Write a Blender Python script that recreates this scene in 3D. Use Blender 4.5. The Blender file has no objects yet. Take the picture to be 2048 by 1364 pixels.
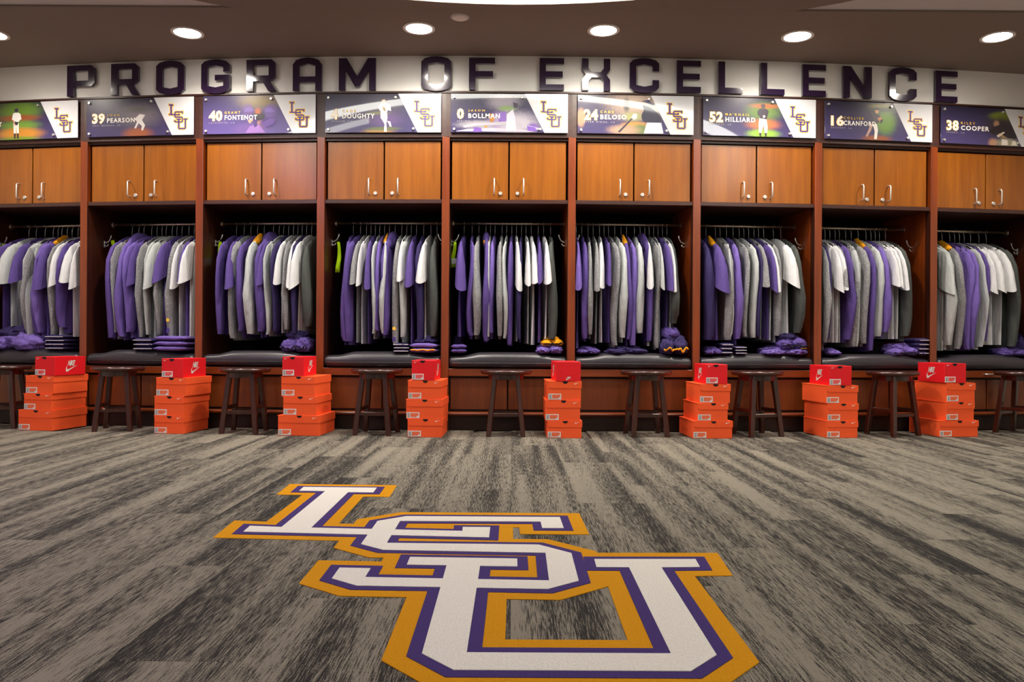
import bpy, math, random
from mathutils import Vector, Matrix, noise
from mathutils.geometry import tessellate_polygon

random.seed(7)
sc = bpy.context.scene
COL = sc.collection

# ------------------------------------------------------------------ camera
FPX, CAM_H, ROLL = 1600.0, 0.60, math.radians(0.35)
cam_d = bpy.data.cameras.new('camera')
cam_d.sensor_width = 36.0
cam_d.lens = FPX / 2048.0 * 36.0
cam_d.clip_start = 0.05
cam = bpy.data.objects.new('camera', cam_d)
COL.objects.link(cam)
cam.matrix_world = (Matrix.Translation((0, 0, CAM_H)) @ Matrix.Rotation(math.pi / 2, 4, 'X')
                    @ Matrix.Rotation(ROLL, 4, 'Z'))
sc.camera = cam

# ------------------------------------------------------------------ world, exposure
w = bpy.data.worlds.new('world'); sc.world = w
w.use_nodes = True
w.node_tree.nodes['Background'].inputs[0].default_value = (0.8, 0.85, 1.0, 1)
w.node_tree.nodes['Background'].inputs[1].default_value = 0.0
vs = sc.view_settings
vs.view_transform = 'Standard'; vs.look = 'None'; vs.gamma = 1.0
vs.use_curve_mapping = False
vs.exposure = 0.45
RING_OUT, RING_IN, RING_LAV = 13.0, 6.0, 13.0      # luminous ceiling rings
DOWN_DISC, DOWN_W = 40.0, 64.0                    # downlights: lens radiance, lamp watts

# ------------------------------------------------------------------ helpers
D, R = 5.333, 22.0               # locker fronts: a gently bowed bank, radius 22 m
UC = -0.027                      # middle of the bank
P = 0.842                        # locker pitch

def lin(c):
    return tuple(((v / 255) / 12.92 if v / 255 <= 0.04045 else ((v / 255 + 0.055) / 1.055) ** 2.4) for v in c)

def arc(u, wf=0.0):
    """point at arc length u along the bank, wf metres in front of the locker faces"""
    a = (u) / R
    return UC + (R + wf) * math.sin(a), D + R - (R + wf) * math.cos(a), a

def proj(x, y, z):
    xc, yc = x * FPX / y, (CAM_H - z) * FPX / y
    c, s = math.cos(ROLL), math.sin(ROLL)
    return 1024 + xc * c - yc * s, 682 + xc * s + yc * c

def u_at(px, wf, z):
    u = (px - 1016) / 300
    for _ in range(8):
        x, y, a = arc(u, wf)
        u += (px - proj(x, y, z)[0]) / 300
    return u

def z_at(py, u, wf):
    z = CAM_H + (682 - py) / 300
    x, y, a = arc(u, wf)
    for _ in range(8):
        z -= (py - proj(x, y, z)[1]) / 300
    return z

def ray(px, py):
    c, s = math.cos(ROLL), math.sin(ROLL)
    x, y = px - 1024, py - 682
    return x * c + y * s, -x * s + y * c

def link(o, parent=None):
    COL.objects.link(o)
    if parent is not None:
        o.parent = parent
    return o

def tag(o, label=None, cat=None, group=None, kind=None):
    if label: o['label'] = label
    if cat: o['category'] = cat
    if group: o['group'] = group
    if kind: o['kind'] = kind
    return o

def empty(name, loc=(0, 0, 0), rz=0.0, parent=None):
    o = bpy.data.objects.new(name, None)
    o.empty_display_size = 0.05
    o.location = loc; o.rotation_euler = (0, 0, rz)
    return link(o, parent)

class MB:
    def __init__(self):
        self.v, self.f = [], []
    def add(self, vs_, fs):
        n = len(self.v)
        self.v += [tuple(q) for q in vs_]
        self.f += [tuple(i + n for i in q) for q in fs]
        return self
    def box(self, x0, x1, y0, y1, z0, z1):
        v_ = [(x, y, z) for z in (z0, z1) for y in (y0, y1) for x in (x0, x1)]
        return self.add(v_, [(0, 2, 3, 1), (4, 5, 7, 6), (0, 1, 5, 4), (2, 6, 7, 3), (0, 4, 6, 2), (1, 3, 7, 5)])
    def cbox(self, x0, x1, y0, y1, z0, z1, c=0.003):
        """box with chamfered edges"""
        X, Y, Z = (x0, x1), (y0, y1), (z0, z1)
        idx, vv = {}, []
        for i in (0, 1):
            for j in (0, 1):
                for k in (0, 1):
                    sx, sy, sz = (1, -1)[i], (1, -1)[j], (1, -1)[k]
                    for ax in range(3):
                        p = [X[i], Y[j], Z[k]]
                        for b in range(3):
                            if b != ax: p[b] += c * (sx, sy, sz)[b]
                        idx[(i, j, k, ax)] = len(vv); vv.append(p)
        F = []
        for s in (0, 1):
            F.append([idx[q + (0,)] for q in ((s, 0, 0), (s, 1, 0), (s, 1, 1), (s, 0, 1))][::(1 if s else -1)])
            F.append([idx[q + (1,)] for q in ((0, s, 0), (1, s, 0), (1, s, 1), (0, s, 1))][::(-1 if s else 1)])
            F.append([idx[q + (2,)] for q in ((0, 0, s), (1, 0, s), (1, 1, s), (0, 1, s))][::(1 if s else -1)])
        for a in (0, 1):
            for b in (0, 1):
                F.append([idx[(0, a, b, 1)], idx[(1, a, b, 1)], idx[(1, a, b, 2)], idx[(0, a, b, 2)]])
                F.append([idx[(a, 0, b, 0)], idx[(a, 1, b, 0)], idx[(a, 1, b, 2)], idx[(a, 0, b, 2)]])
                F.append([idx[(a, b, 0, 0)], idx[(a, b, 1, 0)], idx[(a, b, 1, 1)], idx[(a, b, 0, 1)]])
                for k in (0, 1):
                    F.append([idx[(a, b, k, 0)], idx[(a, b, k, 1)], idx[(a, b, k, 2)]])
        return self.add(vv, F)
    def loft(self, rings, cap0=True, cap1=True, closed=True):
        n = len(rings[0]); v_ = [p for r in rings for p in r]; F = []
        for i in range(len(rings) - 1):
            for j in range(n if closed else n - 1):
                k = (j + 1) % n
                F.append((i * n + j, i * n + k, (i + 1) * n + k, (i + 1) * n + j))
        if cap0: F.append(tuple(range(n))[::-1])
        if cap1: F.append(tuple((len(rings) - 1) * n + j for j in range(n)))
        return self.add(v_, F)
    def lathe(self, prof, n=20, c=(0, 0, 0)):
        rings = [[(c[0] + r * math.cos(2 * math.pi * j / n), c[1] + r * math.sin(2 * math.pi * j / n), c[2] + z)
                  for j in range(n)] for r, z in prof]
        return self.loft(rings)
    def tube(self, path, r, n=8, caps=True):
        path = [Vector(p) for p in path]; rings = []
        up = Vector((0.31, 0.52, 0.79))
        for i, p in enumerate(path):
            t = (path[min(i + 1, len(path) - 1)] - path[max(i - 1, 0)]).normalized()
            a = (up - t * up.dot(t)).normalized(); b = t.cross(a)
            rr = r[i] if isinstance(r, (list, tuple)) else r
            rings.append([p + (a * math.cos(2 * math.pi * j / n) + b * math.sin(2 * math.pi * j / n)) * rr for j in range(n)])
        return self.loft(rings, caps, caps)
    def poly(self, loops, d0, d1, plane='xz'):
        """loops (outer + holes) in a plane, extruded from d0 to d1 along the third axis"""
        L3 = [[Vector((a, b, 0)) for a, b in lp] for lp in loops]
        tris = tessellate_polygon(L3)
        flat = [p for lp in loops for p in lp]; n = len(flat)
        def P3(p, d):
            return {'xz': (p[0], d, p[1]), 'xy': (p[0], p[1], d), 'yz': (d, p[0], p[1])}[plane]
        v_ = [P3(p, d0) for p in flat] + [P3(p, d1) for p in flat]
        F = [tuple(t) for t in tris] + [tuple(i + n for i in t[::-1]) for t in tris]
        k = 0
        for lp in loops:
            m = len(lp)
            for i in range(m):
                j = (i + 1) % m
                F.append((k + i, k + j, n + k + j, n + k + i))
            k += m
        return self.add(v_, F)
    def mesh(self, name, mat, smooth=False):
        m = bpy.data.meshes.new(name)
        m.from_pydata(self.v, [], self.f)
        m.validate()
        if mat is not None: m.materials.append(mat)
        if smooth:
            m.polygons.foreach_set('use_smooth', [True] * len(m.polygons))
        import bmesh
        b = bmesh.new(); b.from_mesh(m); bmesh.ops.recalc_face_normals(b, faces=b.faces); b.to_mesh(m); b.free()
        return m
    def build(self, name, mat, parent=None, loc=(0, 0, 0), rz=0.0, smooth=False):
        o = bpy.data.objects.new(name, self.mesh(name, mat, smooth))
        o.location = loc; o.rotation_euler = (0, 0, rz)
        return link(o, parent)

def obj(name, mesh, parent=None, loc=(0, 0, 0), rz=0.0):
    o = bpy.data.objects.new(name, mesh)
    o.location = loc; o.rotation_euler = (0, 0, rz)
    return link(o, parent)

ORD = ['first', 'second', 'third', 'fourth', 'fifth', 'sixth', 'seventh', 'eighth', 'ninth', 'tenth', 'eleventh',
       'twelfth', 'thirteenth', 'fourteenth', 'fifteenth', 'sixteenth', 'seventeenth', 'eighteenth', 'nineteenth']

# ------------------------------------------------------------------ materials
class NT:
    def __init__(self, name):
        self.m = bpy.data.materials.new(name); self.m.use_nodes = True
        self.t = self.m.node_tree; self.b = self.t.nodes['Principled BSDF']
    def n(self, typ, **kw):
        nd = self.t.nodes.new(typ)
        for k, v in kw.items(): setattr(nd, k, v)
        return nd
    def l(self, a, b): self.t.links.new(a, b)
    def math(self, op, a, b=None, c=None):
        nd = self.n('ShaderNodeMath', operation=op)
        for i, q in enumerate((a, b, c)):
            if q is None: continue
            if isinstance(q, (int, float)): nd.inputs[i].default_value = q
            else: self.l(q, nd.inputs[i])
        return nd.outputs[0]
    def coords(self, scale=(1, 1, 1), kind='Object', rand=False):
        tc = self.n('ShaderNodeTexCoord'); mp = self.n('ShaderNodeMapping')
        mp.inputs['Scale'].default_value = scale
        src = tc.outputs[kind]
        if rand:
            oi = self.n('ShaderNodeObjectInfo'); ad = self.n('ShaderNodeVectorMath', operation='MULTIPLY_ADD')
            cb = self.n('ShaderNodeCombineXYZ')
            for i in range(3): self.l(oi.outputs['Random'], cb.inputs[i])
            self.l(cb.outputs[0], ad.inputs[0]); ad.inputs[1].default_value = (37.0, 53.0, 19.0)
            self.l(src, ad.inputs[2]); src = ad.outputs[0]
        self.l(src, mp.inputs['Vector'])
        return mp.outputs[0]
    def noise(self, vec, scale=1.0, detail=3.0, rough=0.5):
        nd = self.n('ShaderNodeTexNoise')
        nd.inputs['Scale'].default_value = scale; nd.inputs['Detail'].default_value = detail
        nd.inputs['Roughness'].default_value = rough
        self.l(vec, nd.inputs['Vector'])
        return nd.outputs['Fac']
    def mix(self, fac, a, b):
        nd = self.n('ShaderNodeMix', data_type='RGBA')
        for i, q in ((0, fac), (6, a), (7, b)):
            if isinstance(q, (int, float)): nd.inputs[i].default_value = q
            elif isinstance(q, tuple): nd.inputs[i].default_value = q + (1,) if len(q) == 3 else q
            else: self.l(q, nd.inputs[i])
        return nd.outputs[2]
    def ramp(self, fac, lo, hi):
        nd = self.n('ShaderNodeMapRange', interpolation_type='SMOOTHSTEP')
        nd.inputs['From Min'].default_value = lo; nd.inputs['From Max'].default_value = hi
        self.l(fac, nd.inputs['Value'])
        return nd.outputs[0]
    def col(self, c):
        if isinstance(c, tuple): self.b.inputs['Base Color'].default_value = c + (1,)
        else: self.l(c, self.b.inputs['Base Color'])
    def bump(self, h, strength=0.3, dist=0.002):
        nd = self.n('ShaderNodeBump'); nd.inputs['Strength'].default_value = strength
        nd.inputs['Distance'].default_value = dist
        self.l(h, nd.inputs['Height']); self.l(nd.outputs[0], self.b.inputs['Normal'])
    def set(self, **kw):
        for k, v in kw.items(): self.b.inputs[k.replace('_', ' ')].default_value = v
        return self

def plain(name, c, rough=0.5, metal=0.0, var=0.06, coat=0.0, spec=0.5):
    t = NT(name)
    f = t.noise(t.coords(rand=True), 14.0, 4.0)
    a = lin(c)
    t.col(t.mix(f, tuple(v * (1 - var) for v in a), tuple(min(1, v * (1 + var)) for v in a)))
    t.set(Roughness=rough, Metallic=metal)
    t.b.inputs['Specular IOR Level'].default_value = spec
    if coat:
        t.b.inputs['Coat Weight'].default_value = coat; t.b.inputs['Coat Roughness'].default_value = 0.06
    return t.m

def wood(name, c1, c2, rough=0.35, scale=1.0, coat=0.0, axis='z', coat_r=0.2):
    t = NT(name)
    s = {'z': (26, 26, 1.6), 'x': (1.6, 26, 26)}[axis]
    v = t.coords(tuple(q * scale for q in s), rand=True)
    f = t.noise(v, 1.0, 5.0, 0.6)
    g = t.noise(t.coords(tuple(q * scale * 5 for q in s), rand=True), 1.0, 3.0, 0.6)
    fac = t.math('ADD', t.math('MULTIPLY', f, 0.75), t.math('MULTIPLY', g, 0.25))
    t.col(t.mix(t.ramp(fac, 0.3, 0.7), lin(c1), lin(c2)))
    t.set(Roughness=rough)
    t.bump(g, 0.08, 0.001)
    if coat:
        t.b.inputs['Coat Weight'].default_value = coat; t.b.inputs['Coat Roughness'].default_value = coat_r
    return t.m

def cloth(name, c, heather=0.0, sheen=0.0, c2=None):
    t = NT(name); a = lin(c)
    v = t.coords((1, 1, 1), rand=True)
    if heather:
        f = t.noise(t.coords((160, 160, 420), rand=True), 1.0, 2.0, 0.7)
        t.col(t.mix(t.ramp(f, 0.35, 0.65), lin(c2), a))
    else:
        f = t.noise(v, 9.0, 3.0)
        t.col(t.mix(f, tuple(q * 0.9 for q in a), tuple(min(1, q * 1.08) for q in a)))
    t.set(Roughness=0.85)
    t.b.inputs['Specular IOR Level'].default_value = 0.2
    n1 = t.noise(t.coords((30, 30, 7), rand=True), 1.0, 4.0, 0.6)
    t.bump(n1, 0.75, 0.018)
    if sheen:
        t.b.inputs['Sheen Weight'].default_value = sheen
    return t.m

def emit(name, c, s):
    t = NT(name)
    e = t.n('ShaderNodeEmission'); e.inputs[0].default_value = lin(c) + (1,); e.inputs[1].default_value = s
    t.l(e.outputs[0], t.t.nodes['Material Output'].inputs[0])
    return t.m

M = {}
M['door'] = wood('honey_wood_door', (128, 68, 5), (154, 88, 8), 0.32, 0.8, 0.45, coat_r=0.2)
M['frame'] = wood('red_brown_wood_frame', (106, 42, 9), (136, 59, 13), 0.34, 1.0, 0.5, coat_r=0.22)
M['rail'] = wood('red_brown_wood_rail', (100, 41, 10), (128, 55, 14), 0.34, 1.0, 0.3, axis='x', coat_r=0.25)
M['fascia'] = wood('dark_wood_fascia', (52, 27, 22), (70, 36, 28), 0.4, 1.0, 0.2, axis='x', coat_r=0.3)
M['base_door'] = wood('brown_wood_base_door', (94, 42, 11), (116, 54, 15), 0.35, 1.0, 0.2)
M['toe'] = wood('dark_toe_kick_wood', (34, 18, 12), (48, 24, 16), 0.5, 1.0, axis='x')
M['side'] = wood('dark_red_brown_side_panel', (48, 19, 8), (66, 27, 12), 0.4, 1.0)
M['inner'] = plain('black_locker_back', (14, 11, 11), 0.8, spec=0.1)
M['leather'] = plain('black_leather', (44, 40, 47), 0.36, var=0.1, spec=0.6)
M['stool'] = wood('espresso_stool_wood', (46, 18, 11), (68, 29, 18), 0.28, 1.5, 0.5, coat_r=0.15)
M['wall'] = plain('white_wall_paint', (236, 234, 230), 0.45, var=0.02, spec=0.3)
M['roomwall'] = plain('warm_wall_paint', (205, 198, 188), 0.7, var=0.02, spec=0.2)
M['ceil'] = plain('taupe_ceiling_paint', (134, 122, 113), 0.85, var=0.03, spec=0.1)
M['ceil2'] = plain('pale_paint_and_lit_recess', (200, 196, 196), 0.85, var=0.02, spec=0.1)  # on the corner panels this pale tone stands in for light
M['letter'] = plain('dark_purple_acrylic', (44, 26, 58), 0.16, var=0.05, coat=1.0)
M['chrome'] = plain('brushed_steel', (222, 220, 216), 0.42, metal=0.85, var=0.03)
M['rod'] = plain('dark_bronze_rod', (205, 188, 165), 0.38, metal=1.0, var=0.03)
M['blackplastic'] = plain('black_plastic', (22, 22, 24), 0.5)
M['orange'] = plain('orange_cardboard', (255, 96, 48), 0.6, var=0.02, spec=0.2)
M['red'] = plain('red_cardboard', (232, 26, 36), 0.5, var=0.02, spec=0.3)
M['hole'] = plain('black_thumb_hole', (10, 8, 8), 0.9)
M['sticker'] = plain('white_sticker', (225, 222, 220), 0.6)
M['stickerprint'] = plain('orange_sticker_print', (240, 110, 70), 0.6)
M['stickerredprint'] = plain('red_sticker_print', (238, 90, 90), 0.6)
M['barcode'] = plain('grey_barcode', (110, 108, 110), 0.6)
M['whiteprint'] = plain('white_print', (240, 236, 228), 0.5, var=0.02)
M['silverprint'] = plain('silver_print', (215, 212, 205), 0.4, var=0.03)
M['goldprint'] = plain('gold_print', (236, 190, 60), 0.5, var=0.03)
M['purpleprint'] = plain('purple_print', (74, 52, 132), 0.4, var=0.03)
M['boardwhite'] = plain('white_acrylic', (214, 214, 218), 0.12, var=0.01, coat=0.6)
M['greyprint'] = plain('grey_small_print', (170, 165, 175), 0.5)
CL = {
    'P': cloth('purple_cloth', (88, 70, 136)), 'V': cloth('bright_purple_cloth', (110, 90, 164)),
    'N': cloth('deep_purple_cloth', (53, 44, 88)),
    'G': cloth('heather_grey_cloth', (164, 164, 166), 1, c2=(96, 96, 100)),
    'L': cloth('pale_grey_cloth', (178, 182, 182)), 'W': cloth('white_cloth', (208, 208, 211)),
    'D': cloth('charcoal_cloth', (74, 78, 76)), 'O': cloth('gold_cloth', (236, 160, 22)),
    'K': cloth('black_cloth', (24, 22, 28)), 'Y': cloth('neon_yellow_cloth', (180, 225, 20)),
}
CNAME = {'P': 'purple', 'V': 'bright purple', 'N': 'deep purple', 'G': 'heather grey', 'L': 'pale grey',
         'W': 'white', 'D': 'charcoal'}

def carpet_mat():
    t = NT('streaked_taupe_carpet')
    v = t.coords((1, 1, 1), rand=True)
    def sc_(s):
        mp = t.n('ShaderNodeMapping'); mp.inputs['Scale'].default_value = s
        t.l(v, mp.inputs['Vector']); return mp.outputs[0]
    fine = t.noise(sc_((420, 17, 1)), 1.0, 2.0, 0.6)
    mid = t.noise(sc_((150, 7, 1)), 1.0, 2.0, 0.55)
    band = t.noise(sc_((13, 0.4, 1)), 1.0, 1.5, 0.5)
    loop = t.noise(sc_((520, 300, 1)), 1.0, 1.0, 0.5)
    s = t.math('ADD', t.math('MULTIPLY', fine, 0.60), t.math('MULTIPLY', mid, 0.14))
    s = t.math('ADD', s, t.math('MULTIPLY', loop, 0.26))
    s = t.math('ADD', s, t.math('MULTIPLY', t.math('SUBTRACT', band, 0.5), 0.50))
    f = t.ramp(s, 0.41, 0.585)
    t.col(t.mix(f, lin((44, 42, 41)), lin((130, 123, 111))))
    t.set(Roughness=0.95); t.b.inputs['Specular IOR Level'].default_value = 0.1
    t.bump(t.math('ADD', fine, loop), 0.5, 0.002)
    return t.m
M['carpet'] = carpet_mat()

def pile(name, c):
    t = NT(name); a = lin(c)
    f = t.noise(t.coords((210, 120, 1)), 1.0, 2.0, 0.6)
    t.col(t.mix(f, tuple(q * 0.78 for q in a), tuple(min(1, q * 1.15) for q in a)))
    t.set(Roughness=0.95); t.b.inputs['Specular IOR Level'].default_value = 0.1
    t.bump(f, 0.6, 0.003)
    return t.m
M['pile_gold'] = pile('gold_carpet_pile', (196, 134, 10))
M['pile_purple'] = pile('purple_carpet_pile', (64, 48, 104))
M['pile_white'] = pile('white_carpet_pile', (214, 209, 202))

# ------------------------------------------------------------------ room shell
ROOM_X, ROOM_Y0, ROOM_Y1, CEIL = 3.98, -3.0, 6.3, 2.50

floor = empty('floor'); tag(floor, kind='structure')
MB().box(-ROOM_X, ROOM_X, ROOM_Y0, ROOM_Y1, -0.05, -0.006).build('subfloor', M['carpet'], floor)
pl = MB(); c = 0.0007
pw, plen, gap = 0.25, 1.0, 0.0003
pl.cbox(-pw / 2 + gap, pw / 2 - gap, -plen / 2 + gap, plen / 2 - gap, -0.007, 0.0, c)
plank_mesh = pl.mesh('carpet_plank', M['carpet'])
for i in range(-16, 16):
    off = (i * 0.37) % 1.0
    for k in range(0, 6):
        y = 0.1 + off + k
        if abs((i + 0.5) * pw) + pw / 2 > ROOM_X or y + 0.5 > 5.9: continue
        if abs((i + 0.5) * pw) > 0.72 * (y + 0.5) + 0.9: continue
        obj('carpet_plank', plank_mesh, floor, ((i + 0.5) * pw, y, 0.0), math.pi if random.random() < 0.5 else 0)

def struct(name, mb, mat, **kw):
    o = mb.build(name, mat, **kw); tag(o, kind='structure'); return o
struct('wall_left', MB().box(-ROOM_X - 0.1, -ROOM_X, ROOM_Y0, ROOM_Y1, -0.05, 3.0), M['roomwall'])
struct('wall_right', MB().box(ROOM_X, ROOM_X + 0.1, ROOM_Y0, ROOM_Y1, -0.05, 3.0), M['roomwall'])
struct('wall_rear', MB().box(-ROOM_X, ROOM_X, ROOM_Y0 - 0.1, ROOM_Y0, -0.05, 3.0), M['roomwall'])
struct('wall_behind_lockers', MB().box(-ROOM_X, ROOM_X, ROOM_Y1, ROOM_Y1 + 0.1, -0.05, 3.0), M['roomwall'])
# white lettered wall above the lockers, bowed like them
FAS_TOP = 2.25
wl = MB(); N = 24; rings = []
for i in range(N + 1):
    u = -3.95 + 7.9 * i / N
    x0, y0, a = arc(u, 0.0); x1, y1, a = arc(u, -0.08)
    rings.append([(x0, y0, FAS_TOP + 0.012), (x0, y0, CEIL + 0.02), (x1, y1, CEIL + 0.02), (x1, y1, FAS_TOP + 0.012)])
wl.loft(rings)
struct('wall_front', wl, M['wall'])
tr = MB(); rings = []
for i in range(N + 1):
    u = -3.95 + 7.9 * i / N
    x0, y0, a = arc(u, 0.012); x1, y1, a = arc(u, -0.06)
    rings.append([(x0, y0, FAS_TOP), (x0, y0, FAS_TOP + 0.012), (x1, y1, FAS_TOP + 0.012), (x1, y1, FAS_TOP)])
tr.loft(rings)
struct('trim_1', tr, M['fascia'])

# ceiling: low soffit strip along the lockers, a round soffit with luminous rings, corner recesses coloured pale as if brightly lit
CX, CY = 0.0, 1.30
struct('ceiling', MB().box(-ROOM_X, ROOM_X, ROOM_Y0, ROOM_Y1, 2.60, 2.66), M['ceil2'])
def circ(r, n=96, a0=0.0, a1=2 * math.pi, cx=CX, cy=CY):
    return [(cx + r * math.cos(a0 + (a1 - a0) * i / n), cy + r * math.sin(a0 + (a1 - a0) * i / n)) for i in range(n)]
RO1, RO0 = 3.22, 2.98
RI1, RI0 = 2.84, 2.68
sf = MB()
sf.box(-ROOM_X, ROOM_X, 4.585, ROOM_Y1, CEIL, CEIL + 0.099)
o = struct('ceiling_soffit', sf, M['ceil'])
sf = MB()
sf.poly([circ(3.66), circ(RO1)], CEIL + 0.0005, CEIL + 0.099, 'xy')
o = struct('ceiling_round_soffit', sf, M['ceil'])
sf = MB(); sf.poly([circ(RO0), circ(RI1)], CEIL + 0.02, CEIL + 0.099, 'xy')
sf.poly([circ(RI1 - .0005)], CEIL + 0.085, CEIL + 0.099, 'xy'); sf.poly([circ(RI0)], CEIL + 0.03, CEIL + 0.0845, 'xy')
o = struct('ceiling_inner_disc', sf, M['ceil'])

def ring_light(name, r0, r1, a0, a1, mat, label, n=64):
    o_ = [(CX + r1 * math.cos(a0 + (a1 - a0) * i / n), CY + r1 * math.sin(a0 + (a1 - a0) * i / n)) for i in range(n + 1)]
    i_ = [(CX + r0 * math.cos(a0 + (a1 - a0) * i / n), CY + r0 * math.sin(a0 + (a1 - a0) * i / n)) for i in range(n + 1)]
    m = MB()
    rings = [[(p[0], p[1], CEIL + 0.03), (p[0], p[1], CEIL + 0.08), (q[0], q[1], CEIL + 0.08), (q[0], q[1], CEIL + 0.03)] for p, q in zip(o_, i_)]
    m.loft(rings)
    return tag(m.build(name, mat), label, 'ceiling light')
M['ring_white'] = emit('cool_white_light', (252, 250, 238), RING_OUT)
M['ring_white2'] = emit('cool_white_light_inner', (252, 250, 238), RING_IN)
M['ring_lav'] = emit('lavender_light', (222, 160, 255), RING_LAV)
ring_light('ring_light', RO0 + 0.002, RO1 - 0.002, math.radians(-163), math.radians(160), M['ring_white'],
           'wide glowing white ring light set in the round ceiling', 96)
ring_light('accent_light', RO0 + 0.002, RO1 - 0.002, math.radians(160.5), math.radians(196.5), M['ring_lav'],
           'lavender arc of light closing the wide glowing ceiling ring', 24)
ring_light('ring_light', RI0 + 0.002, RI1 - 0.002, math.radians(122), math.radians(150), M['ring_white2'],
           'short slim white arc of light inside the wide ceiling ring', 24)

h_ = math.sqrt(3.66 ** 2 - (4.585 - CY) ** 2); a_r = math.atan2(4.585 - CY, h_); a_l = math.pi - a_r
cpts = [(-h_, 4.585), (-ROOM_X, 4.585), (-ROOM_X, ROOM_Y0), (ROOM_X, ROOM_Y0), (ROOM_X, 4.585), (h_, 4.585)]
cpts += [(CX + 3.66 * math.cos(a_r - (2 * math.pi - (a_l - a_r)) * k / 80), CY + 3.66 * math.sin(a_r - (2 * math.pi - (a_l - a_r)) * k / 80)) for k in range(1, 80)]
struct('ceiling_corner_panels', MB().poly([cpts], CEIL + 0.012, CEIL + 0.05, 'xy'), M['ceil2'])  # pale colour imitates the brighter lighting of the recesses

# downlights in the soffit
M['lens'] = emit('downlight_lens', (255, 246, 232), DOWN_DISC)
M['lampring'] = plain('white_lamp_trim', (225, 220, 212), 0.5)
rim_mesh = MB().poly([circ(0.098, 28, cx=0, cy=0), circ(0.080, 28, cx=0, cy=0)], -0.006, 0.004, 'xy').mesh('trim_ring', M['lampring'])
lens_mesh = MB().lathe([(0.079, -0.002), (0.05, -0.005), (0.012, -0.006)], 28).mesh('lens', M['lens'])
LN = ['beyond the letter P of PROGRAM', 'over the letter G of PROGRAM', 'before the letter O of OF',
      'over the letter X of EXCELLENCE', 'over the second L of EXCELLENCE', 'over the closing E of EXCELLENCE']
for k, (px, py) in enumerate([(-16, 68), (375, 65), (838, 56), (1207, 60), (1595, 72), (1995, 73)]):
    xr, yr = ray(px, py)
    Z = (CEIL - CAM_H) * FPX / -yr; X = xr * Z / FPX
    t = empty('downlight', (X, Z, CEIL)); tag(t, 'round recessed downlight in the soffit ' + LN[k], 'downlight', 'soffit downlights')
    obj('trim_ring', rim_mesh, t); obj('lens', lens_mesh, t)
    ld = bpy.data.lights.new('downlight_beam', 'SPOT'); ld.energy = DOWN_W; ld.color = (1.0, 0.90, 0.78)
    ld.spot_size = math.radians(156); ld.spot_blend = 0.9; ld.shadow_soft_size = 0.06
    lo = bpy.data.objects.new('beam', ld); lo.location = (0, 0, -0.02); link(lo, t)
xr, yr = ray(920, 34); Z = (CEIL - CAM_H) * FPX / -yr
t = empty('sprinkler_cover', (xr * Z / FPX, Z, CEIL)); tag(t, 'small pale sprinkler cover disc in the soffit', 'sprinkler')
MB().lathe([(0.006, 0.0), (0.045, -0.001), (0.045, -0.008), (0.038, -0.011), (0.004, -0.012)], 20).build('cover_disc', M['lampring'], t)
MB().poly([circ(0.055, 20, cx=0, cy=0), circ(0.047, 20, cx=0, cy=0)], -0.003, 0.002, 'xy').build('gap_ring', M['ceil2'], t)

# ------------------------------------------------------------------ floor logo (inlaid carpet)
LOGO = {
 'L': [(-.841, 3.243), (-.543, 3.235), (-.540, 3.133), (-.639, 3.135), (-.634, 2.54), (-.152, 2.508), (-.154, 2.562),
       (-.066, 2.562), (-.066, 2.428), (-.83, 2.482), (-.835, 2.560), (-.73, 2.546), (-.733, 3.155), (-.837, 3.160)],
 'S': [(-.355, 2.714), (.166, 2.714), (.169, 2.554), (.10, 2.554), (.098, 2.644), (-.366, 2.641), (-.365, 2.354), (.082, 2.345),
       (.171, 2.253), (.17, 1.994), (.09, 1.926), (-.373, 1.943), (-.447, 2.001), (-.448, 2.095), (-.366, 2.091),
       (-.366, 2.013), (.096, 1.994), (.098, 2.255), (-.363, 2.276), (-.438, 2.339), (-.44, 2.639)],
 'U': [(-.277, 2.202), (.018, 2.192), (.018, 2.116), (-.081, 2.119), (-.083, 1.530), (.308, 1.531), (.313, 2.115),
       (.227, 2.115), (.229, 2.192), (.508, 2.198), (.502, 2.122), (.399, 2.116), (.394, 1.526), (.328, 1.450),
       (-.102, 1.449), (-.168, 1.524), (-.17, 2.123), (-.276, 2.127)],
}
def offset(poly, d):
    n = len(poly)
    area = sum(poly[i][0] * poly[(i + 1) % n][1] - poly[(i + 1) % n][0] * poly[i][1] for i in range(n))
    s = 1 if area > 0 else -1
    out = []
    for i in range(n):
        p0, p1, p2 = Vector(poly[i - 1]), Vector(poly[i]), Vector(poly[(i + 1) % n])
        e1, e2 = (p1 - p0).normalized(), (p2 - p1).normalized()
        n1, n2 = Vector((e1.y, -e1.x)) * s, Vector((e2.y, -e2.x)) * s
        b = n1 + n2
        b = b / max(0.25, (1 + n1.dot(n2)))
        out.append((p1.x + b.x * d, p1.y + b.y * d))
    return out
lg = empty('carpet_logo', (0, 2.35, 0)); tag(lg, 'large white, purple and gold interlocking LSU logo inlaid in the carpet', 'floor logo')
def logo_layer(name, mat, d, z0, z1, parent):
    m = MB()
    for k, q in enumerate('LSU'):
        m.poly([[(a, b - 2.35) for a, b in offset(LOGO[q], d)]], z0, z1 + 0.0002 * k, 'xy')
    return m.build(name, mat, parent)
logo_layer('gold_outline', M['pile_gold'], 0.073, 0.0002, 0.0015, lg)
logo_layer('purple_outline', M['pile_purple'], 0.0285, 0.0002, 0.0027, lg)
logo_layer('white_letters', M['pile_white'], 0.0, 0.0002, 0.0040, lg)

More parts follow.
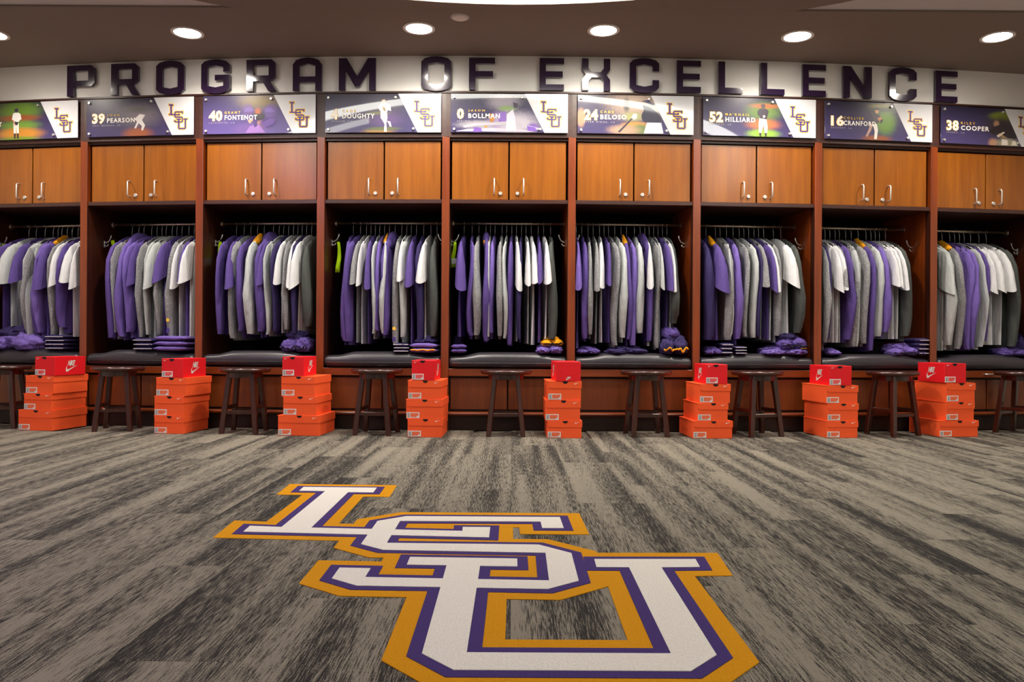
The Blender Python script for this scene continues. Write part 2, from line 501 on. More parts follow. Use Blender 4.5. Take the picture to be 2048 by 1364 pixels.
# ------------------------------------------------------------------ lockers
LK = ['end', 'thirty-nine', 'forty', 'four', 'zero', 'twenty-four', 'fifty-two', 'sixteen', 'thirty-eight']
def lname(i):
    return 'the end locker beside number thirty-nine' if i == 0 else 'locker number ' + LK[i]
HW = 0.396
DOOR_Z0, DOOR_Z1 = 1.543, 1.937
def loop_tube(pts, r, n=8):
    return MB().tube(pts, r, n)
handle_mesh = loop_tube([(0, 0, 0.0), (0, -0.022, 0.0), (0, -0.030, 0.004), (0, -0.034, 0.012), (0, -0.034, 0.092),
                         (0, -0.030, 0.100), (0, -0.022, 0.104), (0, 0, 0.104)], 0.0048, 8).mesh('handle', M['chrome'], True)
def ycyl(r, y0, y1, n=16, dome=True):
    prof = [(r * 0.1, y1), (r, y1), (r, y0 + 0.002), (r * 0.85, y0), (r * 0.1, y0)]
    m = MB(); rings = [[(q * math.cos(2 * math.pi * j / n), y, q * math.sin(2 * math.pi * j / n)) for j in range(n)] for q, y in prof]
    return m.loft(rings)
lock_mesh = ycyl(0.0125, -0.010, 0.0).mesh('lock', M['chrome'], False)
slot_mesh = MB().box(-0.0012, 0.0012, -0.0112, -0.0098, -0.006, 0.006).mesh('keyhole', M['hole'])
railpull_mesh = MB().tube([(-0.028, 0, 0), (-0.028, -0.016, 0), (-0.022, -0.022, 0), (0.022, -0.022, 0), (0.028, -0.016, 0), (0.028, 0, 0)], 0.005, 8).mesh('pull', M['chrome'], True)
dm = MB().cbox(-0.1885, 0.1885, 0.0, 0.019, DOOR_Z0 + 0.003, DOOR_Z1 - 0.003, 0.0022).mesh('door', M['door'])
bdm = MB().cbox(-0.1885, 0.1885, 0.0, 0.018, 0.142, 0.350, 0.002).mesh('base_door', M['base_door'])
up_mesh = MB().cbox(-0.025, 0.025, 0.0, 0.56, 0.0, 1.962, 0.002).mesh('upright', M['frame'])
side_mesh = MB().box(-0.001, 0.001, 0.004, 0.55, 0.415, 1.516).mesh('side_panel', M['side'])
def hook_mesh():
    m = MB()
    m.tube([(0, 0, 0), (-0.016, 0, 0.0), (-0.034, 0, 0.010), (-0.046, 0, 0.032), (-0.050, 0, 0.052)], [0.005, 0.005, 0.0045, 0.004, 0.005], 8)
    return m.mesh('hook_arm', M['chrome'], True)
HK = hook_mesh()
HK2 = MB().tube([(0, 0, -0.02), (-0.014, 0, -0.026), (-0.024, 0, -0.022), (-0.028, 0, -0.010)], 0.0042, 8).mesh('hook_lower_arm', M['chrome'], True)
HKP = MB().cbox(-0.004, 0.0, -0.010, 0.010, -0.034, 0.012, 0.001).mesh('hook_plate', M['chrome'])

lockers = []
for i in range(9):
    u = (i - 4) * P
    x, y, a = arc(u)
    L = empty('wooden_locker', (x, y, 0), a); lockers.append(L)
    tag(L, ('open wooden locker at the end of the row, beside the one numbered thirty-nine' if i == 0 else
            'open wooden locker under the board numbered ' + LK[i]), 'locker', 'row of wooden lockers')
    obj('upright', up_mesh, L, (-P / 2, 0, 0))
    if i == 8: obj('upright', up_mesh, L, (P / 2, 0, 0))
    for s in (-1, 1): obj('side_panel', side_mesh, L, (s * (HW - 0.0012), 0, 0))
    MB().box(-P / 2, P / 2, 0.0, 0.02, 1.957, FAS_TOP).build('header', M['fascia'], L)
    MB().box(-HW, HW, 0.02, 0.55, 1.940, 1.957).build('cabinet_top', M['fascia'], L)
    MB().cbox(-HW, HW, 0.010, 0.55, 1.517, DOOR_Z0, 0.002).build('shelf', M['fascia'], L)
    MB().box(-P / 2, P / 2, 0.55, 0.56, 0.0, FAS_TOP).build('back_panel', M['inner'], L)
    for s in (-1, 1):
        d = obj('door', dm, L, (s * 0.1935, 0.032, 0))
        obj('handle', handle_mesh, d, (-s * (0.1935 - 0.098), 0.0, 1.580))
        k = obj('lock', lock_mesh, d, (-s * (0.1935 - 0.057), 0.0, 1.588))
        obj('base_door', bdm, L, (s * 0.1935, 0.012, 0))
    MB().tube([(-HW, 0.30, 1.425), (HW, 0.30, 1.425)], 0.0095, 10).build('rod', M['rod'], L, smooth=True)
    for s in (-1, 1):
        ym = MB(); rings = []
        for q, xx in ((0.002, -0.012), (0.02, -0.012), (0.024, 0.0), (0.002, 0.0)):
            rings.append([(s * (HW + xx), 0.30 + q * math.cos(j * math.pi / 6), 1.425 + q * math.sin(j * math.pi / 6)) for j in range(12)])
        ym.loft(rings).build('rod_flange', M['rod'], L)
        h = obj('coat_hook', HKP, L, (s * HW, 0.20, 1.285), 0 if s > 0 else math.pi)
        obj('hook_arm', HK, h); obj('hook_lower_arm', HK2, h)
    MB().box(-HW, HW, 0.005, 0.55, 0.395, 0.413).build('bench_board', M['rail'], L)
    MB().cbox(-HW, HW, -0.004, 0.02, 0.364, 0.413, 0.002).build('rail', M['rail'], L)
    obj('pull', railpull_mesh, L, (-0.005, -0.004, 0.388))
    MB().box(-HW, HW, 0.035, 0.045, 0.10, 0.395).build('carcass', M['toe'], L)
    rings = []
    for xx in (-HW, HW):
        rings.append([(xx, 0.03, 0.100), (xx, -0.006, 0.100), (xx, -0.014, 0.106), (xx, -0.016, 0.113), (xx, -0.012, 0.120), (xx, 0.0, 0.125), (xx, 0.03, 0.127)])
    MB().loft(rings).build('base_moulding', M['rail'], L)
    MB().box(-HW, HW, 0.03, 0.045, 0.0, 0.100).build('toe_kick', M['toe'], L)

# filler strips between the end lockers and the room walls
for n_, s in ((2, -1), (3, 1)):
    x, y, a = arc(s * (4.5 * P + 0.025))
    struct('trim_%d' % n_, MB().box(min(x, s * ROOM_X), max(x, s * ROOM_X), y + 0.004, y + 0.03, 0.0, FAS_TOP), M['fascia'])

# cushions
def superring(cx, hw, ny, y0, y1, z0, z1, r, e=1.0):
    pts = []
    segs = 5
    for (yc, zc, a0) in ((y1 - r, z1 - r, 0), (y0 + r, z1 - r, 90), (y0 + r, z0 + r * .6, 180), (y1 - r, z0 + r * .6, 270)):
        rr = r if zc > (z0 + z1) / 2 else r * 0.6
        for k in range(segs):
            t_ = math.radians(a0 + 90 * k / (segs - 1))
            pts.append((cx, yc + r * math.cos(t_), zc + rr * math.sin(t_)))
    return pts
cm = MB(); rings = []
cw = HW - 0.004
for t_ in [0, 8, 20, 35, 55, 90]:
    q = math.radians(t_); ins = 0.028 * (1 - math.sin(q)); xx = -cw + 0.03 * (1 - math.cos(q))
    rings.append((xx, ins))
full = rings + [(-cw + (2 * cw) * k / 8, 0) for k in range(1, 8)] + [(-a_, b_) for a_, b_ in rings[::-1]]
RR = []
for xx, ins in full:
    sag = 0.006 * (xx / cw) ** 2
    RR.append(superring(xx, 0, 0, -0.012 + ins, 0.53 - ins, 0.4135 + ins * 0.6, 0.524 - ins * 0.7 - sag, 0.054 - ins * .6))
cm.loft(RR)
cush = cm.mesh('bench_cushion', M['leather'], True)
for i in range(9):
    L = lockers[i]
    c_ = empty('bench_cushion', L.location, L.rotation_euler[2])
    tag(c_, 'black leather bench cushion in ' + lname(i), 'cushion', 'bench cushions in the lockers')
    obj('pad', cush, c_)
    pm = MB().tube([(-cw + 0.02, -0.0125, 0.452), (0, -0.0128, 0.452), (cw - 0.02, -0.0125, 0.452)], 0.0016, 6)
    pm.build('seam', M['leather'], c_)

# ------------------------------------------------------------------ wall letters
GL = {
 'P': (.87, [[(0,0),(0,1),(.76,1),(.87,.9),(.87,.42),(.76,.32),(.2,.32),(.2,0)], [(.2,.5),(.2,.82),(.67,.82),(.67,.5)]]),
 'R': (.88, [[(0,0),(0,1),(.76,1),(.87,.9),(.87,.45),(.78,.36),(.70,.33),(.9,0),(.66,0),(.48,.32),(.2,.32),(.2,0)], [(.2,.5),(.2,.82),(.67,.82),(.67,.5)]]),
 'O': (.88, [[(0,.12),(0,.88),(.1,.98),(.27,1.03),(.44,1.045),(.61,1.03),(.78,.98),(.88,.88),(.88,.12),(.78,.02),(.61,-.03),(.44,-.045),(.27,-.03),(.1,.02)], [(.2,.2),(.2,.8),(.44,.85),(.68,.8),(.68,.2),(.44,.15)]]),
 'G': (.88, [[(0,.12),(0,.88),(.1,.98),(.27,1.03),(.44,1.045),(.61,1.03),(.78,.98),(.88,.88),(.88,.64),(.68,.64),(.68,.8),(.44,.85),(.2,.8),(.2,.2),(.44,.15),(.68,.2),(.68,.38),(.42,.38),(.42,.55),(.88,.55),(.88,.12),(.78,.02),(.61,-.03),(.44,-.045),(.27,-.03),(.1,.02)]]),
 'A': (.90, [[(0,0),(0,.82),(.1,.96),(.27,1.02),(.45,1.04),(.63,1.02),(.8,.96),(.9,.82),(.9,0),(.7,0),(.7,.26),(.2,.26),(.2,0)], [(.2,.44),(.2,.78),(.45,.85),(.7,.78),(.7,.44)]]),
 'M': (1.17, [[(0,0),(0,1),(.25,1),(.585,.42),(.92,1),(1.17,1),(1.17,0),(.96,0),(.96,.62),(.66,.1),(.51,.1),(.21,.62),(.21,0)]]),
 'F': (.80, [[(0,0),(0,1),(.8,1),(.8,.82),(.2,.82),(.2,.58),(.74,.58),(.74,.40),(.2,.40),(.2,0)]]),
 'E': (.78, [[(0,0),(0,1),(.78,1),(.78,.82),(.2,.82),(.2,.59),(.74,.59),(.74,.41),(.2,.41),(.2,.18),(.78,.18),(.78,0)]]),
 'X': (.88, [[(0,0),(0,.34),(.12,.5),(0,.66),(0,1),(.2,1),(.2,.7),(.3,.58),(.58,.58),(.68,.7),(.68,1),(.88,1),(.88,.66),(.76,.5),(.88,.34),(.88,0),(.68,0),(.68,.3),(.58,.42),(.3,.42),(.2,.3),(.2,0)]]),
 'C': (.90, [[(0,.12),(0,.88),(.1,.98),(.27,1.03),(.45,1.045),(.63,1.03),(.8,.98),(.9,.88),(.9,.64),(.7,.64),(.7,.8),(.45,.85),(.2,.8),(.2,.2),(.45,.15),(.7,.2),(.7,.36),(.9,.36),(.9,.12),(.8,.02),(.63,-.03),(.45,-.045),(.27,-.03),(.1,.02)]]),
 'L': (.76, [[(0,0),(0,1),(.2,1),(.2,.18),(.76,.18),(.76,0)]]),
 'N': (.90, [[(0,0),(0,1),(.24,1),(.69,.33),(.69,1),(.9,1),(.9,0),(.66,0),(.21,.67),(.21,0)]]),
}
LX = [('P',135,190,'opening PROGRAM'),('R',223,278,'second in PROGRAM'),('O',313,369,'third in PROGRAM'),('G',403,460,'fourth in PROGRAM'),
      ('R',494,551,'fifth in PROGRAM'),('A',586,644,'sixth in PROGRAM'),('M',678,752,'closing PROGRAM'),
      ('O',843,902,'opening the word OF'),('F',938,990,'closing the word OF'),
      ('E',1079,1128,'opening EXCELLENCE'),('X',1164,1220,'second in EXCELLENCE'),('C',1259,1318,'third in EXCELLENCE'),
      ('E',1353,1402,'fourth in EXCELLENCE'),('L',1437,1485,'fifth in EXCELLENCE'),('L',1521,1569,'sixth in EXCELLENCE'),
      ('E',1604,1652,'seventh in EXCELLENCE'),('N',1686,1743,'eighth in EXCELLENCE'),('C',1776,1835,'ninth in EXCELLENCE'),('E',1868,1917,'closing EXCELLENCE')]
LH, LZ = 0.212, 2.267
lcache = {}
for ch, x0, x1, where in LX:
    uc = u_at((x0 + x1) / 2, 0.02, 2.37)
    x, y, a = arc(uc, 0.004)
    if ch not in lcache:
        wd = (u_at(x1, 0.02, 2.37) - u_at(x0, 0.02, 2.37))
        gw, loops = GL[ch]
        m = MB().poly([[((q[0] / gw - .5) * wd, q[1] * LH) for q in lp] for lp in loops], -0.022, 0.0, 'xz')
        lcache[ch] = m.mesh('wall_letter', M['letter'])
    o = obj('wall_letter', lcache[ch], None, (x, y, LZ), a)
    tag(o, 'dark purple block letter %s, %s, on the white wall' % (ch, where), 'wall letter', 'letters reading PROGRAM OF EXCELLENCE')

# ------------------------------------------------------------------ name boards
BW, BH = 0.778, 0.258
BZ0 = 1.984
texts = []   # (string, bold, key)
BOARDS = [
 dict(num='', first='AIN', name='FONTENOT', city='LA', nx=-0.06),
 dict(num='39', first='JOSH', name='PEARSON', city='WEST MONROE, LA'),
 dict(num='40', first='GRANT', name='FONTENOT', city='LAFAYETTE, LA'),
 dict(num='4', first='CADE', name='DOUGHTY', city='DENHAM SPRINGS, LA'),
 dict(num='0', first='JASON', name='BOLLMAN', city='SPRING, TX'),
 dict(num='24', first='CADE', name='BELOSO', city='RIVER RIDGE, LA'),
 dict(num='52', first="MA'KHAIL", name='HILLIARD', city='CENTRAL, LA'),
 dict(num='16', first='COLLIER', name='CRANFORD', city='ZACHARY, LA'),
 dict(num='38', first='RILEY', name='COOPER', city='FRESNO, CA'),
]
need = []
for b in BOARDS:
    if b['num']: need += [(b['num'], 0.028, 1.06), (b['num'], 0.062, 1.06)]
    need += [(b['first'], 0.012, 1.7), (b['name'], 0.026, 1.18), (b['city'], 0.004, 1.7)]
need += [('NIKE', 0.04, 0.85)]
tmp = {}
for s_, off, sp in set(need):
    cu = bpy.data.curves.new('t', 'FONT'); cu.body = s_; cu.offset = off; cu.space_character = sp
    cu.resolution_u = 2; cu.fill_mode = 'FRONT'
    to = bpy.data.objects.new('t', cu); COL.objects.link(to); tmp[(s_, off, sp)] = to
bpy.context.view_layer.update()
dg = bpy.context.evaluated_depsgraph_get()
TXT = {}
for k, to in tmp.items():
    me = bpy.data.meshes.new_from_object(to.evaluated_get(dg))
    TXT[k] = ([tuple(v.co) for v in me.vertices], [tuple(p.vertices) for p in me.polygons])
    bpy.data.meshes.remove(me)
for to in tmp.values():
    cu = to.data; bpy.data.objects.remove(to); bpy.data.curves.remove(cu)

def text_print(name, key, x0, z0, h, width, mat, parent, y=-0.0006, plane='xz', grow=0.0):
    vs_, fs = TXT[key]
    ax, bx = min(v[0] for v in vs_), max(v[0] for v in vs_)
    ay, by = min(v[1] for v in vs_), max(v[1] for v in vs_)
    sx, sy = width / (bx - ax), h / (by - ay)
    m = MB()
    if plane == 'xz':
        m.add([(x0 + (v[0] - ax) * sx, y, z0 + (v[1] - ay) * sy) for v in vs_], fs)
    me = bpy.data.meshes.new(name); me.from_pydata(m.v, [], m.f); me.materials.append(mat)
    return obj(name, me, parent)

def board_mat(idx, base0, base1, blobs):
    t = NT('board_print_%d' % idx)
    tc = t.n('ShaderNodeTexCoord'); sp = t.n('ShaderNodeSeparateXYZ'); t.l(tc.outputs['Object'], sp.inputs[0])
    X, Z = sp.outputs[0], sp.outputs[2]
    g = t.n('ShaderNodeMapRange'); g.inputs['From Max'].default_value = BH; t.l(Z, g.inputs['Value'])
    colr = t.mix(g.outputs[0], lin(base0), lin(base1))
    nz = t.noise(t.coords((60, 1, 60)), 1.0, 4.0, 0.7)
    for (cu_, cv, ru, rv, cc, soft) in blobs:
        dx = t.math('DIVIDE', t.math('SUBTRACT', X, (cu_ - .5) * BW), ru * BW)
        dz = t.math('DIVIDE', t.math('SUBTRACT', Z, (1 - cv) * BH), rv * BH)
        d = t.math('SQRT', t.math('ADD', t.math('MULTIPLY', dx, dx), t.math('MULTIPLY', dz, dz)))
        d = t.math('ADD', d, t.math('MULTIPLY', t.math('SUBTRACT', nz, 0.5), 0.7 * soft))
        f = t.math('SUBTRACT', 1.0, t.ramp(d, 1 - soft, 1 + soft * 0.6))
        colr = t.mix(f, colr, tuple(q * 0.62 for q in lin(cc)))
    t.col(colr)
    t.set(Roughness=0.3); t.b.inputs['Coat Weight'].default_value = 1.0; t.b.inputs['Coat Roughness'].default_value = 0.03
    return t.m
NAVY0, NAVY1 = (66, 58, 102), (38, 34, 58)
BL = {
 0: [(.30,.45,.26,.6,(90,86,80),.9),(.42,.22,.22,.26,(120,160,60),.6),(.42,.42,.20,.1,(176,92,52),.6),(.42,.62,.2,.14,(128,176,70),.6),(.42,.84,.24,.17,(236,160,56),.5),(.42,.99,.2,.08,(140,170,50),.5)],
 1: [(.5,.45,.2,.32,(150,140,150),.9),(.48,.93,.14,.16,(196,112,74),.6),(.47,.3,.14,.08,(120,118,116),.8)],
 2: [(.5,.15,.18,.22,(150,128,84),.8),(.40,.38,.05,.16,(120,92,160),.5),(.6,.42,.06,.18,(120,92,168),.5),(.5,.55,.05,.15,(46,42,52),.6),(.49,.42,.03,.1,(206,120,84),.6),(.52,.75,.05,.1,(226,168,150),.5),(.42,.88,.16,.16,(132,104,180),.5),(.58,.72,.08,.14,(90,62,140),.5)],
 3: [(.5,.3,.16,.4,(96,90,110),.9),(.52,.68,.14,.22,(118,92,150),.8),(.46,.5,.1,.05,(140,140,110),.6),(.46,.97,.14,.06,(190,150,90),.6),(.5,.9,.16,.05,(120,130,90),.6)],
 4: [(.45,.2,.14,.22,(180,170,186),.7),(.48,.38,.08,.08,(150,180,110),.6),(.3,.8,.25,.12,(200,196,206),.5),(.42,.7,.10,.25,(150,112,196),.5),(.55,.75,.2,.3,(224,216,232),.7),(.35,.65,.02,.12,(212,150,70),.4),(.22,.93,.05,.08,(140,100,200),.5),(.70,.85,.05,.1,(150,110,206),.5),(.3,.83,.015,.05,(226,170,60),.4)],
 5: [(.5,.25,.24,.4,(216,190,170),.8),(.42,.25,.03,.2,(110,110,112),.6),(.48,.55,.1,.12,(190,190,130),.6),(.5,.76,.12,.08,(236,170,90),.5),(.54,.88,.1,.14,(130,150,96),.5),(.4,.9,.14,.14,(214,176,150),.6),(.03,.6,.04,.25,(206,160,130),.4)],
 6: [(.53,.35,.16,.26,(120,150,80),.7),(.55,.2,.14,.07,(196,120,80),.6),(.53,.68,.15,.15,(214,130,84),.6),(.53,.92,.15,.12,(160,206,80),.5)],
 7: [(.56,.5,.10,.36,(128,176,72),.6),(.52,.1,.12,.07,(170,160,70),.6),(.54,.18,.14,.06,(70,96,74),.6),(.48,.95,.14,.09,(176,104,70),.5)],
 8: [(.62,.22,.14,.14,(150,170,40),.5),(.6,.48,.18,.3,(62,54,60),.7),(.63,.7,.06,.1,(200,160,100),.5),(.52,.93,.05,.12,(214,160,130),.6),(.66,.92,.12,.14,(186,180,150),.6),(.55,.42,.03,.1,(196,150,120),.6)],
}
# little printed figures: polygons in board fractions (u from the lettered end, v from the top)
FIG = {
 0: [((236,234,232), [(.355,.30),(.37,.27),(.41,.27),(.43,.31),(.44,.45),(.42,.48),(.415,.52),(.365,.52),(.36,.46),(.345,.46)]),
     ((232,228,220), [(.36,.56),(.415,.56),(.415,.83),(.395,.83),(.388,.64),(.385,.83),(.365,.83)]),
     ((50,44,48), [(.365,.83),(.385,.83),(.382,.97),(.368,.97)]), ((50,44,48), [(.395,.83),(.414,.83),(.412,.97),(.398,.97)]),
     ((58,52,74), [(.37,.17),(.405,.15),(.41,.22),(.395,.26),(.375,.25)]), ((200,150,130), [(.352,.46),(.362,.46),(.39,.60),(.375,.63)]),
     ((40,40,48), [(.375,.50),(.41,.54),(.40,.62),(.378,.58)])],
 1: [((222,216,214), [(.45,.55),(.50,.42),(.55,.45),(.52,.58),(.55,.72),(.53,.86),(.515,.85),(.52,.74),(.49,.66),(.465,.80),(.45,.79),(.475,.62)])],
 2: [((104,80,150), [(.365,.42),(.385,.33),(.43,.31),(.46,.41),(.42,.44)]), ((106,82,158), [(.55,.43),(.565,.33),(.605,.32),(.64,.43),(.60,.46)]), ((40,38,46), [(.455,.48),(.55,.50),(.54,.63),(.475,.60)]), ((146,108,178), [(.38,.98),(.42,.80),(.50,.77),(.56,.98)]), ((92,66,140), [(.52,.74),(.60,.60),(.65,.64),(.63,.76),(.56,.84)]), ((214,150,126), [(.40,.66),(.43,.60),(.45,.64),(.42,.74)]), ((70,46,112), [(.45,.60),(.48,.60),(.485,.80),(.46,.84)])],
 3: [((228,222,220), [(.46,.33),(.48,.25),(.53,.24),(.565,.30),(.57,.45),(.545,.42),(.535,.47),(.54,.62),(.53,.75),(.535,.98),(.51,.98),(.515,.78),(.495,.68),(.48,.62),(.48,.45),(.47,.42)]),
     ((216,170,150), [(.49,.16),(.515,.14),(.525,.20),(.51,.27),(.49,.24)]), ((150,130,90), [(.495,.30),(.52,.36),(.525,.46),(.50,.42)]),
     ((220,214,212), [(.535,.70),(.565,.72),(.575,.85),(.56,.85),(.55,.77)])],
 4: [((176,172,184), [(.10,.84),(.20,.76),(.42,.73),(.60,.76),(.76,.88),(.78,.94),(.60,.85),(.42,.81),(.22,.83),(.12,.88)]), ((186,180,194), [(.04,.97),(.14,.91),(.36,.88),(.60,.91),(.72,.98)]),
     ((130,96,178), [(.405,.50),(.47,.46),(.475,.70),(.41,.72)]), ((120,84,176), [(.19,.97),(.20,.90),(.26,.89),(.27,.97)]), ((124,90,182), [(.65,.82),(.72,.86),(.74,.96),(.66,.95)]), ((210,200,216), [(.48,.52),(.53,.40),(.55,.60),(.56,.95),(.47,.95)]), ((196,132,52), [(.335,.52),(.37,.52),(.375,.66),(.345,.66)]), ((60,48,70), [(.53,.22),(.575,.25),(.57,.36),(.54,.36)])],
 5: [((50,48,68), [(.55,.50),(.57,.38),(.56,.25),(.62,.30),(.68,.42),(.72,.58),(.72,.70),(.62,.70),(.565,.68),(.55,.58)]),
     ((216,214,216), [(.57,.98),(.59,.76),(.60,.70),(.72,.70),(.74,.98)]), ((56,52,64), [(.345,.95),(.46,.60),(.475,.60),(.365,.96)]),
     ((232,232,236), [(.46,.58),(.48,.48),(.51,.48),(.51,.58),(.49,.63)]), ((48,40,84), [(.55,.14),(.60,.12),(.66,.22),(.655,.26),(.60,.20)])],
 6: [((56,50,62), [(.48,.33),(.50,.27),(.555,.27),(.58,.33),(.57,.44),(.56,.55),(.50,.55),(.50,.48),(.48,.42)]), ((74,62,62), [(.51,.16),(.535,.14),(.55,.18),(.545,.26),(.515,.26)]),
     ((246,242,240), [(.495,.52),(.56,.55),(.57,.75),(.565,.90),(.545,.90),(.535,.68),(.515,.90),(.495,.90),(.49,.72)]),
     ((50,46,56), [(.495,.90),(.515,.90),(.512,.99),(.50,.99)]), ((50,46,56), [(.545,.90),(.565,.90),(.56,.99),(.548,.99)]), ((232,190,180), [(.525,.46),(.54,.43),(.55,.48),(.535,.52)])],
 7: [((54,48,62), [(.40,.22),(.42,.20),(.47,.30),(.50,.32),(.52,.42),(.52,.48),(.47,.57),(.43,.55),(.44,.40)]), ((214,170,120), [(.46,.20),(.485,.17),(.50,.22),(.49,.30),(.465,.28)]),
     ((50,44,54), [(.458,.20),(.475,.13),(.50,.15),(.50,.20)]), ((190,130,90), [(.485,.40),(.52,.38),(.53,.45),(.51,.50),(.49,.46)]), ((40,38,44), [(.51,.46),(.53,.43),(.535,.50),(.515,.56)]),
     ((228,222,216), [(.44,.57),(.48,.57),(.49,.72),(.48,.97),(.455,.97),(.46,.76)]), ((176,140,128), [(.42,.56),(.445,.57),(.425,.75),(.39,.92),(.375,.90),(.40,.74)])],
 8: [((40,34,40), [(.47,.62),(.52,.50),(.60,.42),(.72,.45),(.78,.60),(.74,.80),(.66,.78),(.58,.66),(.52,.72)]), ((206,190,170), [(.55,.74),(.62,.62),(.635,.64),(.57,.78)]),
     ((216,206,196), [(.60,.98),(.605,.82),(.66,.84),(.665,.98)]), ((214,206,190), [(.70,.98),(.71,.86),(.74,.86),(.76,.98)])],
}
figmats = {}
def figmat(c_):
    if c_ not in figmats:
        figmats[c_] = plain('print_%d_%d_%d' % c_, c_, 0.35, var=0.08, coat=0.8)
    return figmats[c_]
white_quad = [(.63, 0), (1, 0), (1, 1), (.80, 1)]
def bq(pts): return [((a_ - .5) * BW, (1 - b_) * BH) for a_, b_ in pts]
# small logo from the floor logo's letters
def small_logo(d):
    W_, H_ = 1.35, 1.793
    out = []
    for q in 'LSU':
        out.append([((.858 - .5) * BW + ((a_ + .166) / W_) * (.172 * BW), (1 - .52) * BH + ((b_ - 2.345) / H_) * (.66 * BH)) for a_, b_ in offset(LOGO[q], d)])
    return out
knob_mesh = ycyl(0.0085, -0.012, 0.0, 14).mesh('standoff', M['chrome'])
mg, mp_ = MB(), MB()
for k, q in enumerate(small_logo(0.060)): mg.poly([q], -0.0016 - 0.0001 * k, -0.0012, 'xz')
for k, q in enumerate(small_logo(0.008)): mp_.poly([q], -0.0024 - 0.0001 * k, -0.0012, 'xz')
slg, slp = mg.mesh('logo_gold_outline', M['goldprint']), mp_.mesh('logo_letters', M['purpleprint'])
panel_white = MB().poly([bq(white_quad)], -0.0012, -0.0002, 'xz').mesh('white_panel', M['boardwhite'])
for i, b in enumerate(BOARDS):
    L = lockers[i]
    x, y, a = arc((i - 4) * P, 0.018)
    t = empty('name_board', (x, y, BZ0), a)
    tag(t, ('glossy name board showing a player in white on green, above the end locker' if i == 0 else
            'glossy purple and white name board printed with the number ' + LK[i]), 'name board', 'name boards over the lockers')
    bm = board_mat(i, NAVY0 if i != 2 else (92, 78, 140), NAVY1 if i != 2 else (58, 52, 84), BL[i])
    MB().cbox(-BW / 2, BW / 2, 0.0, 0.008, 0, BH, 0.0012).build('panel', bm, t)
    obj('white_panel', panel_white, t); obj('logo_gold_outline', slg, t); obj('logo_letters', slp, t)
    for k, (cc, pts) in enumerate(FIG[i]):
        MB().poly([bq(pts)], -0.0009 - 0.0001 * k, -0.0002, 'xz').build('printed_figure', figmat(cc), t)
    nd = len(b['num'])
    nx0, nh = .055, .27
    if nd:
        nw = .118 if nd == 2 else .056
        xx, zz = (nx0 - .5) * BW, (1 - .655) * BH
        text_print('number_outline', (b['num'], 0.062, 1.06), xx - .0025, zz - .0025, nh * BH + .005, nw * BW + .005, M['goldprint'], t, -0.0018)
        text_print('number', (b['num'], 0.028, 1.06), xx, zz, nh * BH, nw * BW, M['whiteprint'], t, -0.0022)
    tx = {0: -.045, 1: .15, 2: .195}[nd]
    if b['num'] == '16': tx = .17
    wn = {'FONTENOT': .29, 'PEARSON': .26, 'DOUGHTY': .28, 'BOLLMAN': .27, 'BELOSO': .225, 'HILLIARD': .265, 'CRANFORD': .30, 'COOPER': .28}[b['name']]
    text_print('surname', (b['name'], 0.026, 1.18), (tx - .5) * BW, (1 - .635) * BH, .125 * BH, wn * BW, M['whiteprint'], t, -0.0026)
    fw = .024 * len(b['first']) + .02
    text_print('first_name', (b['first'], 0.012, 1.7), (tx + (.14 if i == 0 else 0) - .5) * BW, (1 - .475) * BH, .065 * BH, fw * BW, M['goldprint'], t, -0.0026)
    if i:
        text_print('home_town', (b['city'], 0.004, 1.7), (nx0 - .5) * BW, (1 - .73) * BH, .045 * BH, .0175 * len(b['city']) * BW, M['greyprint'], t, -0.0014)
    for (uu, vv) in ((.03, .1), (.03, .92), (.61, .1), (.765, .91)):
        q = bq([(uu, vv)])[0]
        obj('standoff', knob_mesh, t, (q[0], 0.0, q[1]))
    MB().box(-BW / 2 + .02, BW / 2 - .02, 0.008, 0.0175, 0.02, BH - .02).build('backing', M['blackplastic'], t)

# ------------------------------------------------------------------ stools
seat_m = MB().lathe([(0.01, 0.388), (0.150, 0.388), (0.160, 0.393), (0.165, 0.402), (0.163, 0.411), (0.155, 0.417), (0.12, 0.4165), (0.01, 0.4145)], 40).mesh('seat', M['stool'], True)
apron_m = MB().poly([circ(0.115, 32, cx=0, cy=0), circ(0.098, 32, cx=0, cy=0)], 0.356, 0.389, 'xy').mesh('apron', M['stool'])
def stool_leg(sx, sy):
    m = MB(); rings = []
    for z, r, h in ((0.0, 0.148, 0.0145), (0.02, 0.145, 0.0155), (0.38, 0.098, 0.0165), (0.3885, 0.097, 0.0165)):
        k = r * 0.7071 * 1.04
        cx, cy = sx * k, sy * k
        e = 0.004
        rings.append([(cx + a_, cy + b_, z) for a_, b_ in ((-h, -h + e), (-h + e, -h), (h - e, -h), (h, -h + e), (h, h - e), (h - e, h), (-h + e, h), (-h, h - e))])
    return m.loft(rings).mesh('leg', M['stool'])
legs_m = [stool_leg(sx, sy) for sx in (-1, 1) for sy in (-1, 1)]
def stretcher(axis, s, z):
    k = (0.148 - (0.05) * z / 0.385) * 0.7071 * 1.04
    m = MB()
    if axis == 'x': m.cbox(-k, k, s * k - 0.008, s * k + 0.008, z - 0.012, z + 0.012, 0.003)
    else: m.cbox(s * k - 0.008, s * k + 0.008, -k, k, z - 0.012, z + 0.012, 0.003)
    return m.mesh('stretcher', M['stool'])
str_m = [stretcher('x', -1, 0.135), stretcher('x', 1, 0.135), stretcher('y', -1, 0.165), stretcher('y', 1, 0.165)]
ST = [(8, 18), (236, 16), (489, 4), (754, -5), (1012, 0), (1292, 3), (1514, 12), (1785, 16), (2042, 22)]
